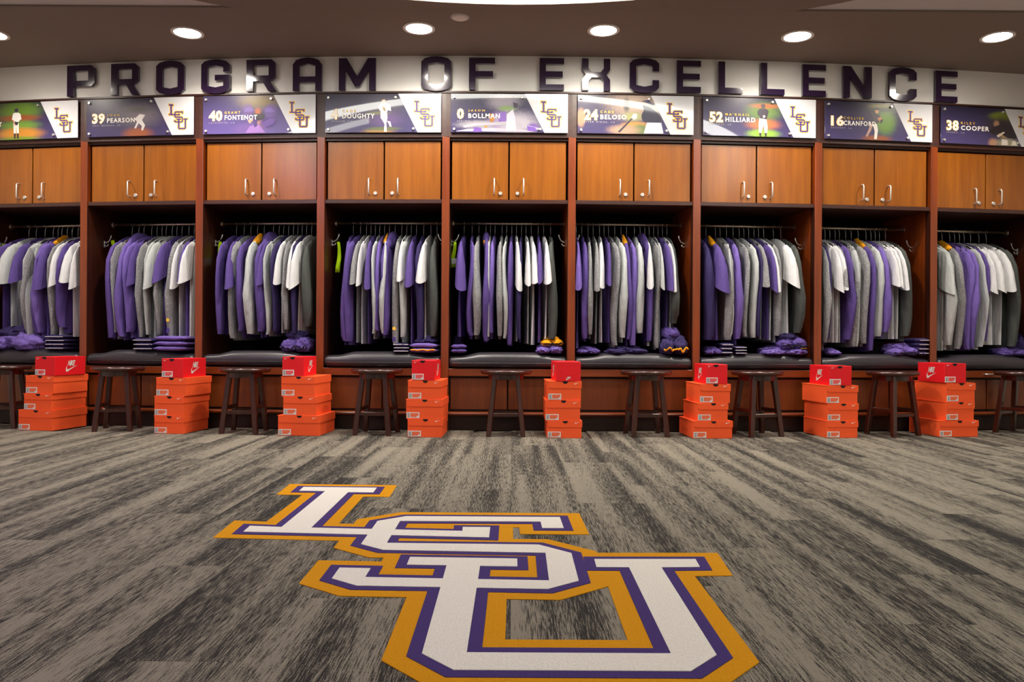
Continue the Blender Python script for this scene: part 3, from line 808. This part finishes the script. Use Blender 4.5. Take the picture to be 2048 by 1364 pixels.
for i, (px, rot) in enumerate(ST):
    wf = 0.215
    u = u_at(px, wf, 0.2); x, y, a = arc(u, wf)
    t = empty('wooden_stool', (x, y, 0.0), a + math.radians(rot))
    tag(t, 'dark wooden round stool standing before ' + lname(i), 'stool', 'stools along the lockers')
    obj('seat', seat_m, t); obj('apron', apron_m, t)
    for m in legs_m: obj('leg', m, t)
    for m in str_m: obj('stretcher', m, t)

# ------------------------------------------------------------------ shoe boxes
SW = [(0, .05), (.06, -.02), (.16, -.02), (.34, .10), (1.0, .42), (.40, .22), (.22, .15), (.12, .17), (.08, .26), (.10, .40), (.02, .26)]
def swoosh(w_, h_):
    return [(a_ * w_, b_ * h_ * 2.2) for a_, b_ in SW]
def shoe_box(loc, rz, w_, d_, h_, red, label, turned=False, tilt=0.0):
    t = empty('shoe_box', loc, rz); tag(t, label, 'shoe box', 'shoe boxes stacked before the lockers')
    if tilt: t.rotation_euler = (0, tilt, rz)
    mat = M['red'] if red else M['orange']
    x0, x1 = -w_ / 2, w_ / 2
    F = 0.0          # front face y
    th = 0.004
    if red:
        MB().cbox(x0, x1, F, d_, 0, h_, 0.0015).build('carton', mat, t)
        if turned:
            tuck = MB().poly([[(x0 + .03, .001), (x0 + .045, h_ * .42), (x1 - .045, h_ * .42), (x1 - .03, .001)]], F - 0.0015, F + .001, 'xz')
            tuck.build('tuck_flap', mat, t)
            sw = MB().poly([[(a_ - .014, b_ + h_ * .06) for a_, b_ in swoosh(.03, .018)]], F - .0026, F - .0016, 'xz').build('printed_mark', M['silverprint'], t)
            text_print('printed_word', ('NIKE', 0.04, 0.85), -.008, h_ * .15, .010, .022, M['silverprint'], t, F - .0028)
        else:
            rr = .0165
            MB().poly([[(x0 + w_ * .47 + rr * math.cos(math.pi + math.pi * k / 10), h_ - .0005 + rr * .95 * math.sin(math.pi + math.pi * k / 10)) for k in range(11)]], F - .0012, F + .001, 'xz').build('thumb_hole', M['hole'], t)
            MB().poly([[(a_ + x0 + w_ * .10, b_ + h_ * .87) for a_, b_ in swoosh(.022, .010)]], F - .0012, F - .0002, 'xz').build('printed_mark', M['silverprint'], t)
            st_label(t, x0 + (.002 if not red else .002), F, .078 if w_ > .15 else .072, .036, True)
        for s in (-1, 1):
            o_ = empty('side_print', (s * (w_ / 2 + .0008), d_ / 2, 0), 0, t)
            m = MB()
            yy = [(-s) * q for q in (1, -1)]
            # swoosh and word, standing on the long side
            k_ = 1 if s > 0 else -1
            m.poly([[(k_ * (a_ - .045), b_ + h_ * .20) for a_, b_ in swoosh(.105, .042)]], s * (w_ / 2) - .0002, s * (w_ / 2 + .0008), 'yz')
            COL.objects.unlink(o_); bpy.data.objects.remove(o_)
            ob = m.build('printed_mark', M['silverprint'], t, (0, d_ / 2, 0))
            vs_, fs = TXT[('NIKE', 0.04, 0.85)]
            ax, bx = min(v[0] for v in vs_), max(v[0] for v in vs_); ay, by = min(v[1] for v in vs_), max(v[1] for v in vs_)
            pts = []
            for v in vs_:
                p_ = (v[0] - ax) / (bx - ax); q_ = (v[1] - ay) / (by - ay)
                pts.append((s * (w_ / 2 + .0009), k_ * (-.030 + p_ * .062 + q_ * .012), h_ * .50 + q_ * .036))
            me = bpy.data.meshes.new('printed_word'); me.from_pydata(pts, [], fs); me.materials.append(M['silverprint'])
            obj('printed_word', me, t, (0, d_ / 2, 0))
    else:
        MB().cbox(x0 + .003, x1 - .004, F + .003, d_ - .003, 0, h_ - .004, 0.0012).build('carton', mat, t)
        lh = h_ * 0.37
        ld = MB()
        ld.cbox(x0, x1, F, d_, h_ - th, h_, 0.001)
        r_ = .018
        fl = [(x0 + .006, h_ - .001), (x1, h_ - .001), (x1, h_ - lh)]
        fl += [(x0 + .006 + r_ - r_ * math.sin(k * math.pi / 12), h_ - lh + r_ - r_ * math.cos(k * math.pi / 12)) for k in range(7)]
        ld.poly([fl], F, F + .0025, 'xz')
        ld.box(x1 - .0025, x1, F + .0025, d_, h_ - lh, h_ - th)
        ld.build('lid', mat, t)
        rr = .0165
        MB().poly([[(w_ * .02 + rr * math.cos(math.pi + math.pi * k / 10), h_ - .0008 + rr * .9 * math.sin(math.pi + math.pi * k / 10)) for k in range(11)]], F - .0012, F + .001, 'xz').build('thumb_hole', M['hole'], t)
        MB().poly([[(a_ + x1 - .045, b_ + h_ * .84) for a_, b_ in swoosh(.028, .012)]], F - .0011, F - .0002, 'xz').build('printed_mark', M['whiteprint'], t)
        st_label(t, x0 + .006, F + .003, .080, .036, False)
    return t
def st_label(t, x, yf, w_, h_, red):
    s = MB().box(x, x + w_, yf - .0012, yf - .0001, .004, .004 + h_).build('label_sticker', M['sticker'], t)
    m = MB().box(x + w_ * .30, x + w_ * .92, yf - .0018, yf - .0012, .004 + h_ * .18, .004 + h_ * .86)
    m.build('sticker_print', M['stickerredprint' if red else 'stickerprint'], s)
    m = MB()
    for k in range(5):
        m.box(x + w_ * .06, x + w_ * .24, yf - .0018, yf - .0012, .004 + h_ * (.14 + .155 * k), .004 + h_ * (.22 + .155 * k))
    m.build('barcode', M['barcode'], s)
    MB().box(x + w_ * .78, x + w_ * .94, yf - .0022, yf - .0018, .004 + h_ * .08, .004 + h_ * .36).build('size_mark', M['sticker'], s)

# (front x0, front x1, top y, bottom y) from the top box down
SB = [
 [(67.6,112.4,708,746),(46.6,111,746,782),(43,107,782,815),(31,109,815,856)],
 [(322,367.5,716,754),(309,374,753,790),(305.5,369.5,790,829.5),(305.5,369,830,866)],
 [(564.5,608,711,750),(560.5,631,750,790),(564.5,633.6,790,828),(553.6,640,828,869)],
 [(823.5,869.7,720,760),(814.6,883.7,759,797),(811,885,797,836),(814,885,836,873)],
 [(1112,1161.5,723,762),(1094.8,1163.5,762,800),(1089.7,1161.5,800,841),(1093.8,1164.5,841,876)],
 [(1411.7,1455,730,769),(1398,1462,768,806),(1394,1457.4,806,842),(1385,1466.6,842,877)],
 [(1658,1704,731,770),(1650.6,1718.5,770,806),(1653,1719,806,841),(1651.8,1718,841,875)],
 [(1888,1933.6,727,766),(1890,1954,766,804),(1889,1952.6,804,841),(1876,1960.5,841,874)],
]
WF = [.36, .385, .385, .39, .39, .39, .385, .38]
BETW = ['the end locker and locker thirty-nine', 'lockers thirty-nine and forty', 'lockers forty and four', 'lockers four and zero', 'lockers zero and twenty-four', 'lockers twenty-four and fifty-two', 'lockers fifty-two and sixteen', 'lockers sixteen and thirty-eight']
LV = ['red shoe box topping the stack between ', 'uppermost orange shoe box, carrying the red one, between ',
      'middle orange shoe box of the stack between ', 'lowest orange shoe box, on the carpet between ']
for si, stk in enumerate(SB):
    z = 0.001
    for k in (3, 2, 1, 0):
        x0, x1, y0, y1 = stk[k]
        wf = WF[si]
        u = u_at((x0 + x1) / 2, wf, z + .05); x, y, a = arc(u, wf)
        wd = (x1 - x0) * y / FPX
        h = (y1 - y0) * y / FPX
        rz = a + math.radians(random.uniform(-1.2, 1.2)) * (1 if k else 2)
        d_ = .33 if k else .285
        shoe_box((x, y, z), rz, wd, d_, h - .0005, k == 0, LV[k] + BETW[si], turned=(si == 4 and k == 0))
        z += h

# ------------------------------------------------------------------ garments
def ring_e(cx, cy, z, hx, hy, n, ph=0.0, fold=0.0, seed=0.0):
    pts = []
    for j in range(n):
        t_ = 2 * math.pi * j / n
        yy = hy * math.cos(t_); xx = hx * math.sin(t_)
        s_ = fold * math.sin(yy * 28 + ph + z * 3) + fold * .6 * math.sin(yy * 55 + ph * 2.3)
        xx *= 1 + 0.35 * math.sin(5 * t_ + ph + z * 6) * min(1, fold * 60)
        pts.append((cx + xx + s_, cy + yy, z))
    return pts
def garment(i, n, cx_px, wpx, col, kind, bottom_py, gold=False, emblem=False, u=None, space=.05):
    wf = -0.30
    ph = random.uniform(0, 6.28)
    x, y, a = arc(u, wf)
    rod_z = 1.425
    yaw = random.uniform(-.07, .07)
    zb = z_at(bottom_py, u, -.08)
    Lg = max(.66, min(.90, rod_z - zb))
    hw = max(.011, min(wpx * .2346 / 300 / 2, space * .62))
    bw = min(max(.009, hw * .52), space * .38)
    kn = {'S': 'short-sleeved shirt', 'L': 'long-sleeved top', 'H': 'hooded top'}[kind]
    where = 'the end locker' if i == 0 else 'locker ' + LK[i]
    # hanger
    hg = empty('clothes_hanger', (x, y, rod_z), a + yaw)
    tag(hg, 'black hanger with a wire hook, %s along the rod in %s' % (ORD[n], where), 'hanger', 'hangers on the locker rods')
    obj('hook', HOOK, hg); obj('shoulder_bar', HBAR, hg)
    t = empty('hanging_garment', (x, y, rod_z), a + yaw)
    tag(t, '%s %s, %s along the rod in %s' % (CNAME[col], kn, ORD[n], where), 'shirt' if kind == 'S' else 'top', 'clothes hanging in the lockers')
    m = MB(); R_ = []
    prof = [(-.088, .045, .55), (-.098, .075, .8), (-.112, .115, .9), (-.135, .165, 1.0), (-.165, .200, 1.0), (-.24, .222, 1.0), (-.34, .228, 1.0),
            (-.48, .230, 1.0), (-.62, .232, 1.05)]
    NN = 18
    for z, hy, k in prof:
        if z < -Lg + .05: break
        R_.append(ring_e(0, .0, z, bw * k, hy, NN, ph, .0012 + .009 * min(1, -z) * min(1, bw / .02)))
    for z in (-Lg + .02, -Lg):
        R_.append(ring_e(0, .0, z, bw * 1.05, .232, NN, ph, .0012 + .009 * min(1, -z) * min(1, bw / .02)))
    m.loft(R_, True, False)
    bd = m.build('body', CL[col], t, smooth=True)
    # sleeves
    sway = random.uniform(-.012, .012)
    for s in (-1, 1):
        m = MB(); R_ = []
        if kind == 'S':
            hem = -.40 - random.uniform(0, .06)
            pts = [(-.150, .165, .006, .035), (-.185, .205, hw * .42, .052), (-.25, .236, hw * .66, .070), (-.32, .252, hw * .92, .080), (hem, .268, hw * 1.15, .088)]
            for q, (z, yy, hx, hy) in enumerate(pts):
                r_ = ring_e(sway * q / 4, s * yy, z, hx, hy, 14, ph + s, .002)
                R_.append([(p[0], p[1], p[2] + (.035 * ((p[1] - s * yy) * -s / hy) if q == 4 else 0) + (p[0]) * .5 * (q == 4) * math.sin(ph)) for p in r_])
            m.loft(R_, True, False)
        else:
            ln = Lg - random.uniform(.0, .05)
            hx_ = hw * (1.0 if kind == 'L' else 1.05)
            el = random.uniform(-.02, .03)
            pts = [(-.150, .165, .006, .035), (-.19, .205, hx_ * .5, .050), (-.28, .240, hx_ * .74, .062), (-.40, .252, hx_ * .9, .060), (-.52, .256 + el, hx_ * 1.02, .056),
                   (-.64, .250 + el * .6, hx_ * .95, .050), (-ln + .035, .238, hx_ * .82, .042), (-ln, .236, hx_ * .66, .036)]
            for q, (z, yy, hx, hy) in enumerate(pts):
                R_.append(ring_e(sway * math.sin(q * .9), s * yy, z, hx, hy, 14, ph + s + q * .2, .0028))
            m.loft(R_, True, False)
        m.build('sleeve', CL[col], t, smooth=True)
    if kind == 'H':
        m = MB(); R_ = []
        for z, hx, hy, cy in ((-.20, .010, .05, -.14), (-.165, hw * .9, .10, -.10), (-.12, hw * 1.05, .11, -.06), (-.085, hw * .9, .09, -.03), (-.066, hw * .5, .05, -.02)):
            R_.append(ring_e(0, cy, z, hx, hy, 14, ph, .003))
        m.loft(R_).build('hood', CL[col], t, smooth=True)
    if gold:
        gw_ = min(max(hw, .016), .024)
        m = MB(); R_ = []
        for z, hx, hy, cy in ((-.160, gw_ * .9, .030, -.150), (-.140, gw_ * .95, .045, -.130), (-.112, gw_ * .62, .045, -.095), (-.078, gw_ * .2, .025, -.055)):
            R_.append(ring_e(0, cy, z, hx, hy, 12, ph, .002))
        m.loft(R_).build('collar_lining', CL['O'], t, smooth=True)
    if emblem:
        zz = -Lg + .13
        MB().poly([circ(.012, 16, cx=0, cy=zz)], -.300, -.2985, 'xz').build('badge', M['goldprint'], t)
        MB().poly([[(-.012, zz - .09), (.012, zz - .08), (.008, zz - .055), (.0, zz - .06), (-.008, zz - .05)]], -.296, -.2945, 'xz').build('printed_mark', M['purpleprint'], t)
    return t
HOOK = MB().tube([(-.000, -.012, -.004), (0, -.011, .006), (0, 0, .0115), (0, .011, .005), (0, .010, -.010), (0, .002, -.030), (0, 0, -.092)], .0019, 6).mesh('hook', M['chrome'], True)
HBAR = MB().tube([(0, -.195, -.165), (0, -.12, -.125), (0, 0, -.094), (0, .12, -.125), (0, .195, -.165)], .006, 6).mesh('shoulder_bar', M['blackplastic'], True)
GD = [
 (0, [(15,60,'P','S',1050),(80,110,'L','S',1060),(160,60,'P','S',1050),(232,55,'G','L',1090),(275,40,'L','L',1100),(310,60,'P','L',1100),(357,55,'V','L',1100),(402,50,'P','S',1100,'g'),(455,50,'G','L',1110),(498,45,'W','S',1080),(545,65,'P','L',1050),(607,85,'W','S',1080),(660,40,'W','S',1060)]),
 (0, [(940,90,'P','L',1105),(1000,36,'G','L',1100),(1045,75,'V','H',1110,'g'),(1115,80,'V','L',1090),(1163,45,'P','S',1090),(1208,45,'G','L',1100),(1245,38,'L','L',1100),(1300,80,'L','S',1100),(1342,40,'G','L',1095),(1388,70,'P','S',1100),(1450,60,'G','L',1100,'e'),(1498,45,'W','S',1100),(1548,60,'P','S',1090),(1605,65,'W','S',1080)]),
 (390, [(215,60,'P','L',1060),(285,75,'P','S',1090),(345,60,'G','L',1110),(405,70,'P','L',1090),(465,85,'L','L',1060,'g'),(548,90,'P','H',1090),(600,50,'P','S',1080),(640,38,'L','L',1075),(685,75,'N','L',1060),(732,60,'W','S',1050),(768,60,'G','L',1050),(805,58,'W','S',1080),(845,50,'N','L',1060),(892,85,'W','S',1060),(965,110,'D','L',1010)]),
 (630, [(245,65,'P','L',1150),(310,70,'P','L',1150),(368,60,'G','S',1130),(405,40,'W','S',1140),(442,50,'P','S',1140),(480,40,'L','L',1100),(527,75,'V','L',1080),(572,50,'L','L',1090,'g'),(622,65,'P','H',1090),(682,80,'G','L',1175,'e'),(727,68,'W','S',1100),(768,55,'L','L',1130),(815,85,'P','S',1140),(880,70,'N','L',1130),(945,85,'W','S',1110),(1000,90,'D','L',1110)]),
 (880, [(180,90,'P','S',1080),(252,60,'P','L',1100),(312,75,'G','L',1100),(378,60,'P','H',1130,'g'),(418,34,'L','L',1100),(455,100,'V','L',1100),(522,60,'G','L',1100),(563,48,'L','L',1100),(610,62,'P','L',1160),(652,75,'W','S',1120),(700,40,'N','L',1130),(735,45,'W','S',1140),(785,85,'W','S',1150),(848,55,'P','S',1130),(897,95,'W','S',1100),(960,90,'D','L',1110)]),
 (1130, [(117,55,'V','S',1180),(175,70,'P','L',1120),(232,52,'G','L',1100),(278,55,'G','S',1140),(335,70,'W','S',1130),(378,40,'P','S',1130),(415,58,'G','L',1170),(473,72,'L','L',1130),(530,50,'P','L',1160,'g'),(580,65,'V','L',1160),(650,110,'L','L',1050),(702,45,'P','H',1130),(752,95,'W','S',1160),(790,55,'G','L',1190),(825,38,'L','S',1160),(862,65,'P','S',1100),(892,42,'W','S',1100),(940,80,'D','L',1010)]),
 (1380, [(140,115,'N','L',1110),(230,115,'P','S',1110,'g'),(315,65,'G','L',1110),(357,32,'L','L',1110),(415,110,'V','L',1150),(475,55,'G','L',1090),(530,75,'L','L',1090),(572,42,'N','L',1100),(615,75,'G','S',1100),(663,55,'P','S',1100),(704,50,'W','S',1110),(750,58,'G','L',1130),(838,120,'W','S',1080),(905,130,'D','L',1060)]),
 (1630, [(88,40,'G','L',1190),(128,50,'N','L',1150),(163,48,'W','S',1130),(198,50,'W','S',1130),(232,55,'G','S',1130),(280,100,'P','L',1130),(328,50,'G','L',1170),(366,42,'L','L',1170),(422,75,'G','L',1165),(472,55,'P','L',1210,'g'),(535,90,'L','L',1090),(605,105,'V','L',1090),(650,55,'W','S',1100),(688,55,'W','S',1100),(725,58,'W','S',1100),(780,115,'D','L',1120)]),
 (1850, [(160,50,'L','S',1200),(222,85,'L','L',1190),(282,70,'G','L',1200,'g'),(350,65,'V','L',1200),(418,70,'V','L',1200),(463,30,'L','L',1190),(507,75,'P','L',1140),(548,50,'W','S',1150),(605,95,'W','S',1150),(680,80,'W','S',1150),(745,120,'D','L',1200)]),
]
for i, (org, lst) in enumerate(GD):
    us = []
    for g in lst:
        us.append(u_at(org + g[0] * .2346, -.05, 1.0))
    lo, hi = (i - 4) * P - HW + .035, (i - 4) * P + HW - .035
    us = [min(hi, max(lo - (0.5 if i == 0 else 0), q)) for q in us]
    for it in range(60):                      # keep neighbours apart
        for k in range(len(us) - 1):
            d_ = us[k + 1] - us[k]
            if d_ < .032:
                us[k] -= (.032 - d_) / 2; us[k + 1] += (.032 - d_) / 2
    us = [max(lo, q) for q in us] if i else us
    for k, g in enumerate(lst):
        gl = us[k] - us[k - 1] if k else .06
        gr = us[k + 1] - us[k] if k < len(us) - 1 else .06
        ex = g[5] if len(g) > 5 else ''
        garment(i, k, g[0], g[1], g[2], g[3], 420 + g[4] * .2346, 'g' in ex, 'e' in ex, us[k], min(.09, (gl + gr) / 2))

# ------------------------------------------------------------------ folded and crumpled clothes on the cushions
SEAT = 0.5175
def folded(i, px0, px1, py_top, py_bot, col, layers, label, stripes=True, wf=-.10, depth=.22, z0=None, trim=None):
    u0, u1 = u_at(px0, wf, .56), u_at(px1, wf, .56)
    u0, u1 = max(u0, (i - 4) * P - HW + .012), min(u1, (i - 4) * P + HW - .016)
    uc = (u0 + u1) / 2; x, y, a = arc(uc, wf)
    w_ = (u1 - u0); zt, zb = z_at(py_top, uc, wf), z_at(py_bot, uc, wf)
    H = max(.02, zt - zb)
    t = empty('folded_garment', (x, y, z0 if z0 is not None else SEAT), a + random.uniform(-.12, .12))
    tag(t, label, 'clothes', 'clothes left on the bench cushions')
    lh = H / layers
    for k in range(layers):
        rings = []
        jx = random.uniform(-.004, .004); n_ = 9
        for q in range(n_):
            f = q / (n_ - 1); xx = (f - .5) * w_ + jx
            e = math.sqrt(max(0.03, 1 - abs(2 * f - 1) ** 6))
            hh = lh * .5 * e * .98; zc = lh * (k + .5)
            wob = .004 * noise.noise(Vector((f * 4, k * 1.7 + px0 * .1, 0)))
            pr = []
            for j in range(12):
                tt = 2 * math.pi * j / 12
                cy_ = depth * .5 * math.copysign(abs(math.cos(tt)) ** .35, math.cos(tt))
                sz = hh * math.copysign(abs(math.sin(tt)) ** .6, math.sin(tt))
                pr.append((xx, cy_ + wob * 2 + random.uniform(-.001, .001), zc + sz + wob * (1 if k else .2)))
            rings.append(pr)
        ly = MB().loft(rings).build('fold', CL[col], t, smooth=True)
        if stripes:
            MB().tube([((f - .5) * w_ * .96 + jx, -depth * .5 - .0012, lh * (k + .5)) for f in (0, .25, .5, .75, 1)], .0022, 5).build('piping', CL['W'], ly)
    if trim:
        MB().tube([((f - .5) * w_ * .9, -depth * .5 - .004, lh * .6 + .010 * noise.noise(Vector((f * 5, px0, 0)))) for f in [q / 10 for q in range(11)]], .005, 6).build('trim', CL[trim], t)
    return t, (z0 if z0 is not None else SEAT) + H
def crumpled(i, px0, px1, py_top, py_bot, col, label, wf=-.12, depth=.24, seed=0, z0=None, inner=None, flat=1.0):
    u0, u1 = u_at(px0, wf, .56), u_at(px1, wf, .56)
    u0, u1 = max(u0, (i - 4) * P - HW + .012), min(u1, (i - 4) * P + HW - .016)
    uc = (u0 + u1) / 2; x, y, a = arc(uc, wf)
    w_ = (u1 - u0) * .93; H = max(.02, z_at(py_top, uc, wf) - z_at(py_bot, uc, wf))
    t = empty('crumpled_garment', (x, y, z0 if z0 is not None else SEAT), a)
    tag(t, label, 'clothes', 'clothes left on the bench cushions')
    def blob(cx, cy, cz, rx, ry, rz_, sd, nu=44, nv=20):
        rings = []
        for q in range(nv + 1):
            th_ = math.pi * (q + .02) / (nv + .04)
            pr = []
            for j in range(nu):
                p_ = 2 * math.pi * j / nu
                dx, dy, dz = math.sin(th_) * math.cos(p_), math.sin(th_) * math.sin(p_), math.cos(th_)
                v = Vector((dx * 2.0 + sd, dy * 2.0 + sd * .3, dz * 1.6))
                wv = v + Vector((noise.noise(v * 1.3), noise.noise(v * 1.3 + Vector((7, 3, 1))), 0)) * 1.2
                r_ = 1 + .22 * noise.noise(v) + .30 * (.45 - abs(noise.noise(wv * 1.6)) * 1.6) + .13 * (.4 - abs(noise.noise(wv * 3.7)) * 1.5)
                zz = cz + rz_ * dz * r_
                pr.append((cx + rx * dx * r_, cy + ry * dy * r_, max(0.0008 + .0005 * noise.noise(v * 5), zz)))
            rings.append(pr)
        return MB().loft(rings)
    tall = H > .10
    blob(0, .02, H * .40, w_ * .40, depth * .42, H * (.46 if tall else .50), seed * 3.7).build('heap', CL[col], t, smooth=True)
    blob(w_ * .22, -depth * .20, H * .26, w_ * .26, depth * .28, H * .34, seed * 2.1 + 5).build('loose_fold', CL[col], t, smooth=True)
    blob(-w_ * .26, -depth * .24, H * .22, w_ * .24, depth * .26, H * .28, seed * 1.3 + 9).build('loose_fold', CL[col], t, smooth=True)
    if tall:
        blob(-w_ * .05, -depth * .05, H * .66, w_ * .34, depth * .26, H * .24, seed * 1.9 + 2).build('loose_fold', CL['P' if col == 'N' else 'N'], t, smooth=True)
    if inner:
        pts = []
        for k in range(29):
            f = k / 28
            n1 = noise.noise(Vector((f * 6, seed * 2.0, 1))); n2 = noise.noise(Vector((f * 7, seed, 9)))
            pts.append((w_ * .42 * (2 * f - 1), -depth * (.50 + .05 * n1) - .004, max(.006, H * (.16 + .22 * n2))))
        MB().tube(pts, .0058 if inner == 'O' else .0045, 7).build('trim', CL[inner], t, smooth=True)
    return t
crumpled(0, -30, 108, 652, 702, 'V', 'crumpled bright purple clothes heaped in the end locker', seed=1, depth=.30)
folded(0, 111, 146, 676, 706, 'N', 4, 'striped purple folded clothes stacked in the end locker beside the upright')
folded(1, 285, 323, 683, 708, 'N', 3, 'striped purple folded clothes on the cushion of locker thirty-nine')
folded(1, 328, 388, 686, 716, 'V', 3, 'plain purple folded clothes on the cushion of locker thirty-nine', stripes=False, depth=.26)
crumpled(2, 568, 632, 660, 706, 'P', 'crumpled purple clothes with black lining on the cushion of locker forty', seed=4, inner='K')
folded(3, 790, 820, 690, 709, 'N', 3, 'striped purple folded clothes on the cushion of locker four')
tt_, ztop = folded(3, 826, 879, 690, 709, 'V', 2, 'purple folded clothes with gold trim on the cushion of locker four', stripes=False, trim='O', depth=.24)
crumpled(3, 830, 880, 676, 692, 'N', 'dark purple cloth lying on the gold-trimmed fold in locker four', seed=6, z0=ztop, depth=.18)
folded(4, 901, 934, 699, 716, 'P', 2, 'purple folded clothes at the hook side of locker zero, under a standing fold', stripes=False)
folded(4, 898, 926, 676, 712, 'N', 1, 'purple cloth folded upright behind the low fold in locker zero', stripes=False, wf=-.24, depth=.05)
crumpled(4, 1070, 1136, 690, 715, 'V', 'thick purple folded top under the orange cloth in locker zero', depth=.26, seed=31)
ztop = SEAT + .052
crumpled(4, 1080, 1130, 679, 700, 'O', 'crumpled orange cloth on the purple fold in locker zero', seed=8, z0=ztop, depth=.18, inner='K')
crumpled(5, 1150, 1200, 696, 712, 'P', 'flat crumpled purple cloth beside the upright in locker twenty-four', seed=9)
crumpled(5, 1205, 1296, 694, 712, 'N', 'long crumpled dark purple cloth across the cushion of locker twenty-four', seed=11)
crumpled(5, 1312, 1382, 654, 713, 'N', 'tall heap of dark purple clothes with gold cord in locker twenty-four', seed=12, inner='O', depth=.30)
crumpled(6, 1403, 1440, 696, 713, 'P', 'small crumpled purple cloth beside the upright in locker fifty-two', seed=13)
folded(6, 1436, 1457, 690, 713, 'N', 3, 'striped purple folded clothes leaning on a stack in locker fifty-two')
folded(6, 1458, 1481, 697, 714, 'N', 3, 'low striped purple folded stack in locker fifty-two')
tt_ = crumpled(6, 1510, 1628, 698, 717, 'V', 'flat bright purple folded top with a gold mark in locker fifty-two', depth=.30, seed=33)
ztop = SEAT + .040
MB().poly([[(a_ + .09, b_ - .15) for a_, b_ in swoosh(.05, .03)]], ztop - SEAT + .004, ztop - SEAT + .006, 'xy').build('printed_mark', M['goldprint'], tt_)
crumpled(6, 1543, 1620, 668, 703, 'P', 'crumpled purple jacket heaped on the flat top in locker fifty-two', seed=15, z0=ztop, inner='K', depth=.24)
crumpled(7, 1646, 1670, 700, 715, 'V', 'small purple cloth beside the upright in locker sixteen', seed=16)
crumpled(7, 1760, 1832, 690, 716, 'V', 'loose bright purple clothes spread on the cushion of locker sixteen', seed=17, inner='K')
folded(7, 1817, 1848, 672, 706, 'N', 4, 'striped purple folded stack on the cushion of locker sixteen')
crumpled(8, 1982, 2062, 700, 719, 'P', 'flat purple clothes on the cushion of locker thirty-eight', seed=19)
crumpled(8, 2030, 2075, 656, 706, 'V', 'purple clothes heaped high at the frame edge in locker thirty-eight', seed=20, wf=-.2)

# neon straps on the hooks
def strap(i, px, py0, py1, label, col2=None):
    wf = -.18
    u = u_at(px, wf, 1.15); x, y, a = arc(u, wf)
    z1, z0 = z_at(py0, u, wf), z_at(py1, u, wf)
    t = empty('neon_strap', (x, y, z0), a + .2); tag(t, label, 'strap', 'neon straps on the locker hooks')
    h = z1 - z0; rings = []
    for k in range(8):
        f = k / 7; zz = h * f
        cx = .006 * math.sin(f * 5 + px); hx, hy = .017 * (1 - .45 * f), .006
        rings.append([(cx - hx, -hy, zz), (cx - hx * .6, -hy * 1.5, zz), (cx + hx * .6, -hy * 1.3, zz), (cx + hx, -hy, zz), (cx + hx, hy, zz), (cx - hx, hy, zz)])
    MB().loft(rings).build('webbing', CL['Y'], t, smooth=True)
    MB().tube([(-.002, 0, h - .004), (-.004, 0, h + .016), (-.001, 0, h + .02), (.006, 0, h - .002)], .0025, 6).build('loop', CL['K'], t)
    if col2:
        MB().cbox(-.016, .016, -.011, -.006, h * .12, h * .35, .001).build('patch', CL[col2], t)
for i, px, p0, p1 in ((1, 227, 481, 494), (2, 441, 484, 535), (3, 677, 484, 545), (4, 908, 484, 535)):
    strap(i, px, p0, p1, 'neon yellow strap hanging from the hook in locker ' + LK[i], 'W' if i in (2, 4) else None)
strap(0, 8, 488, 505, 'neon yellow strap hanging in the end locker')
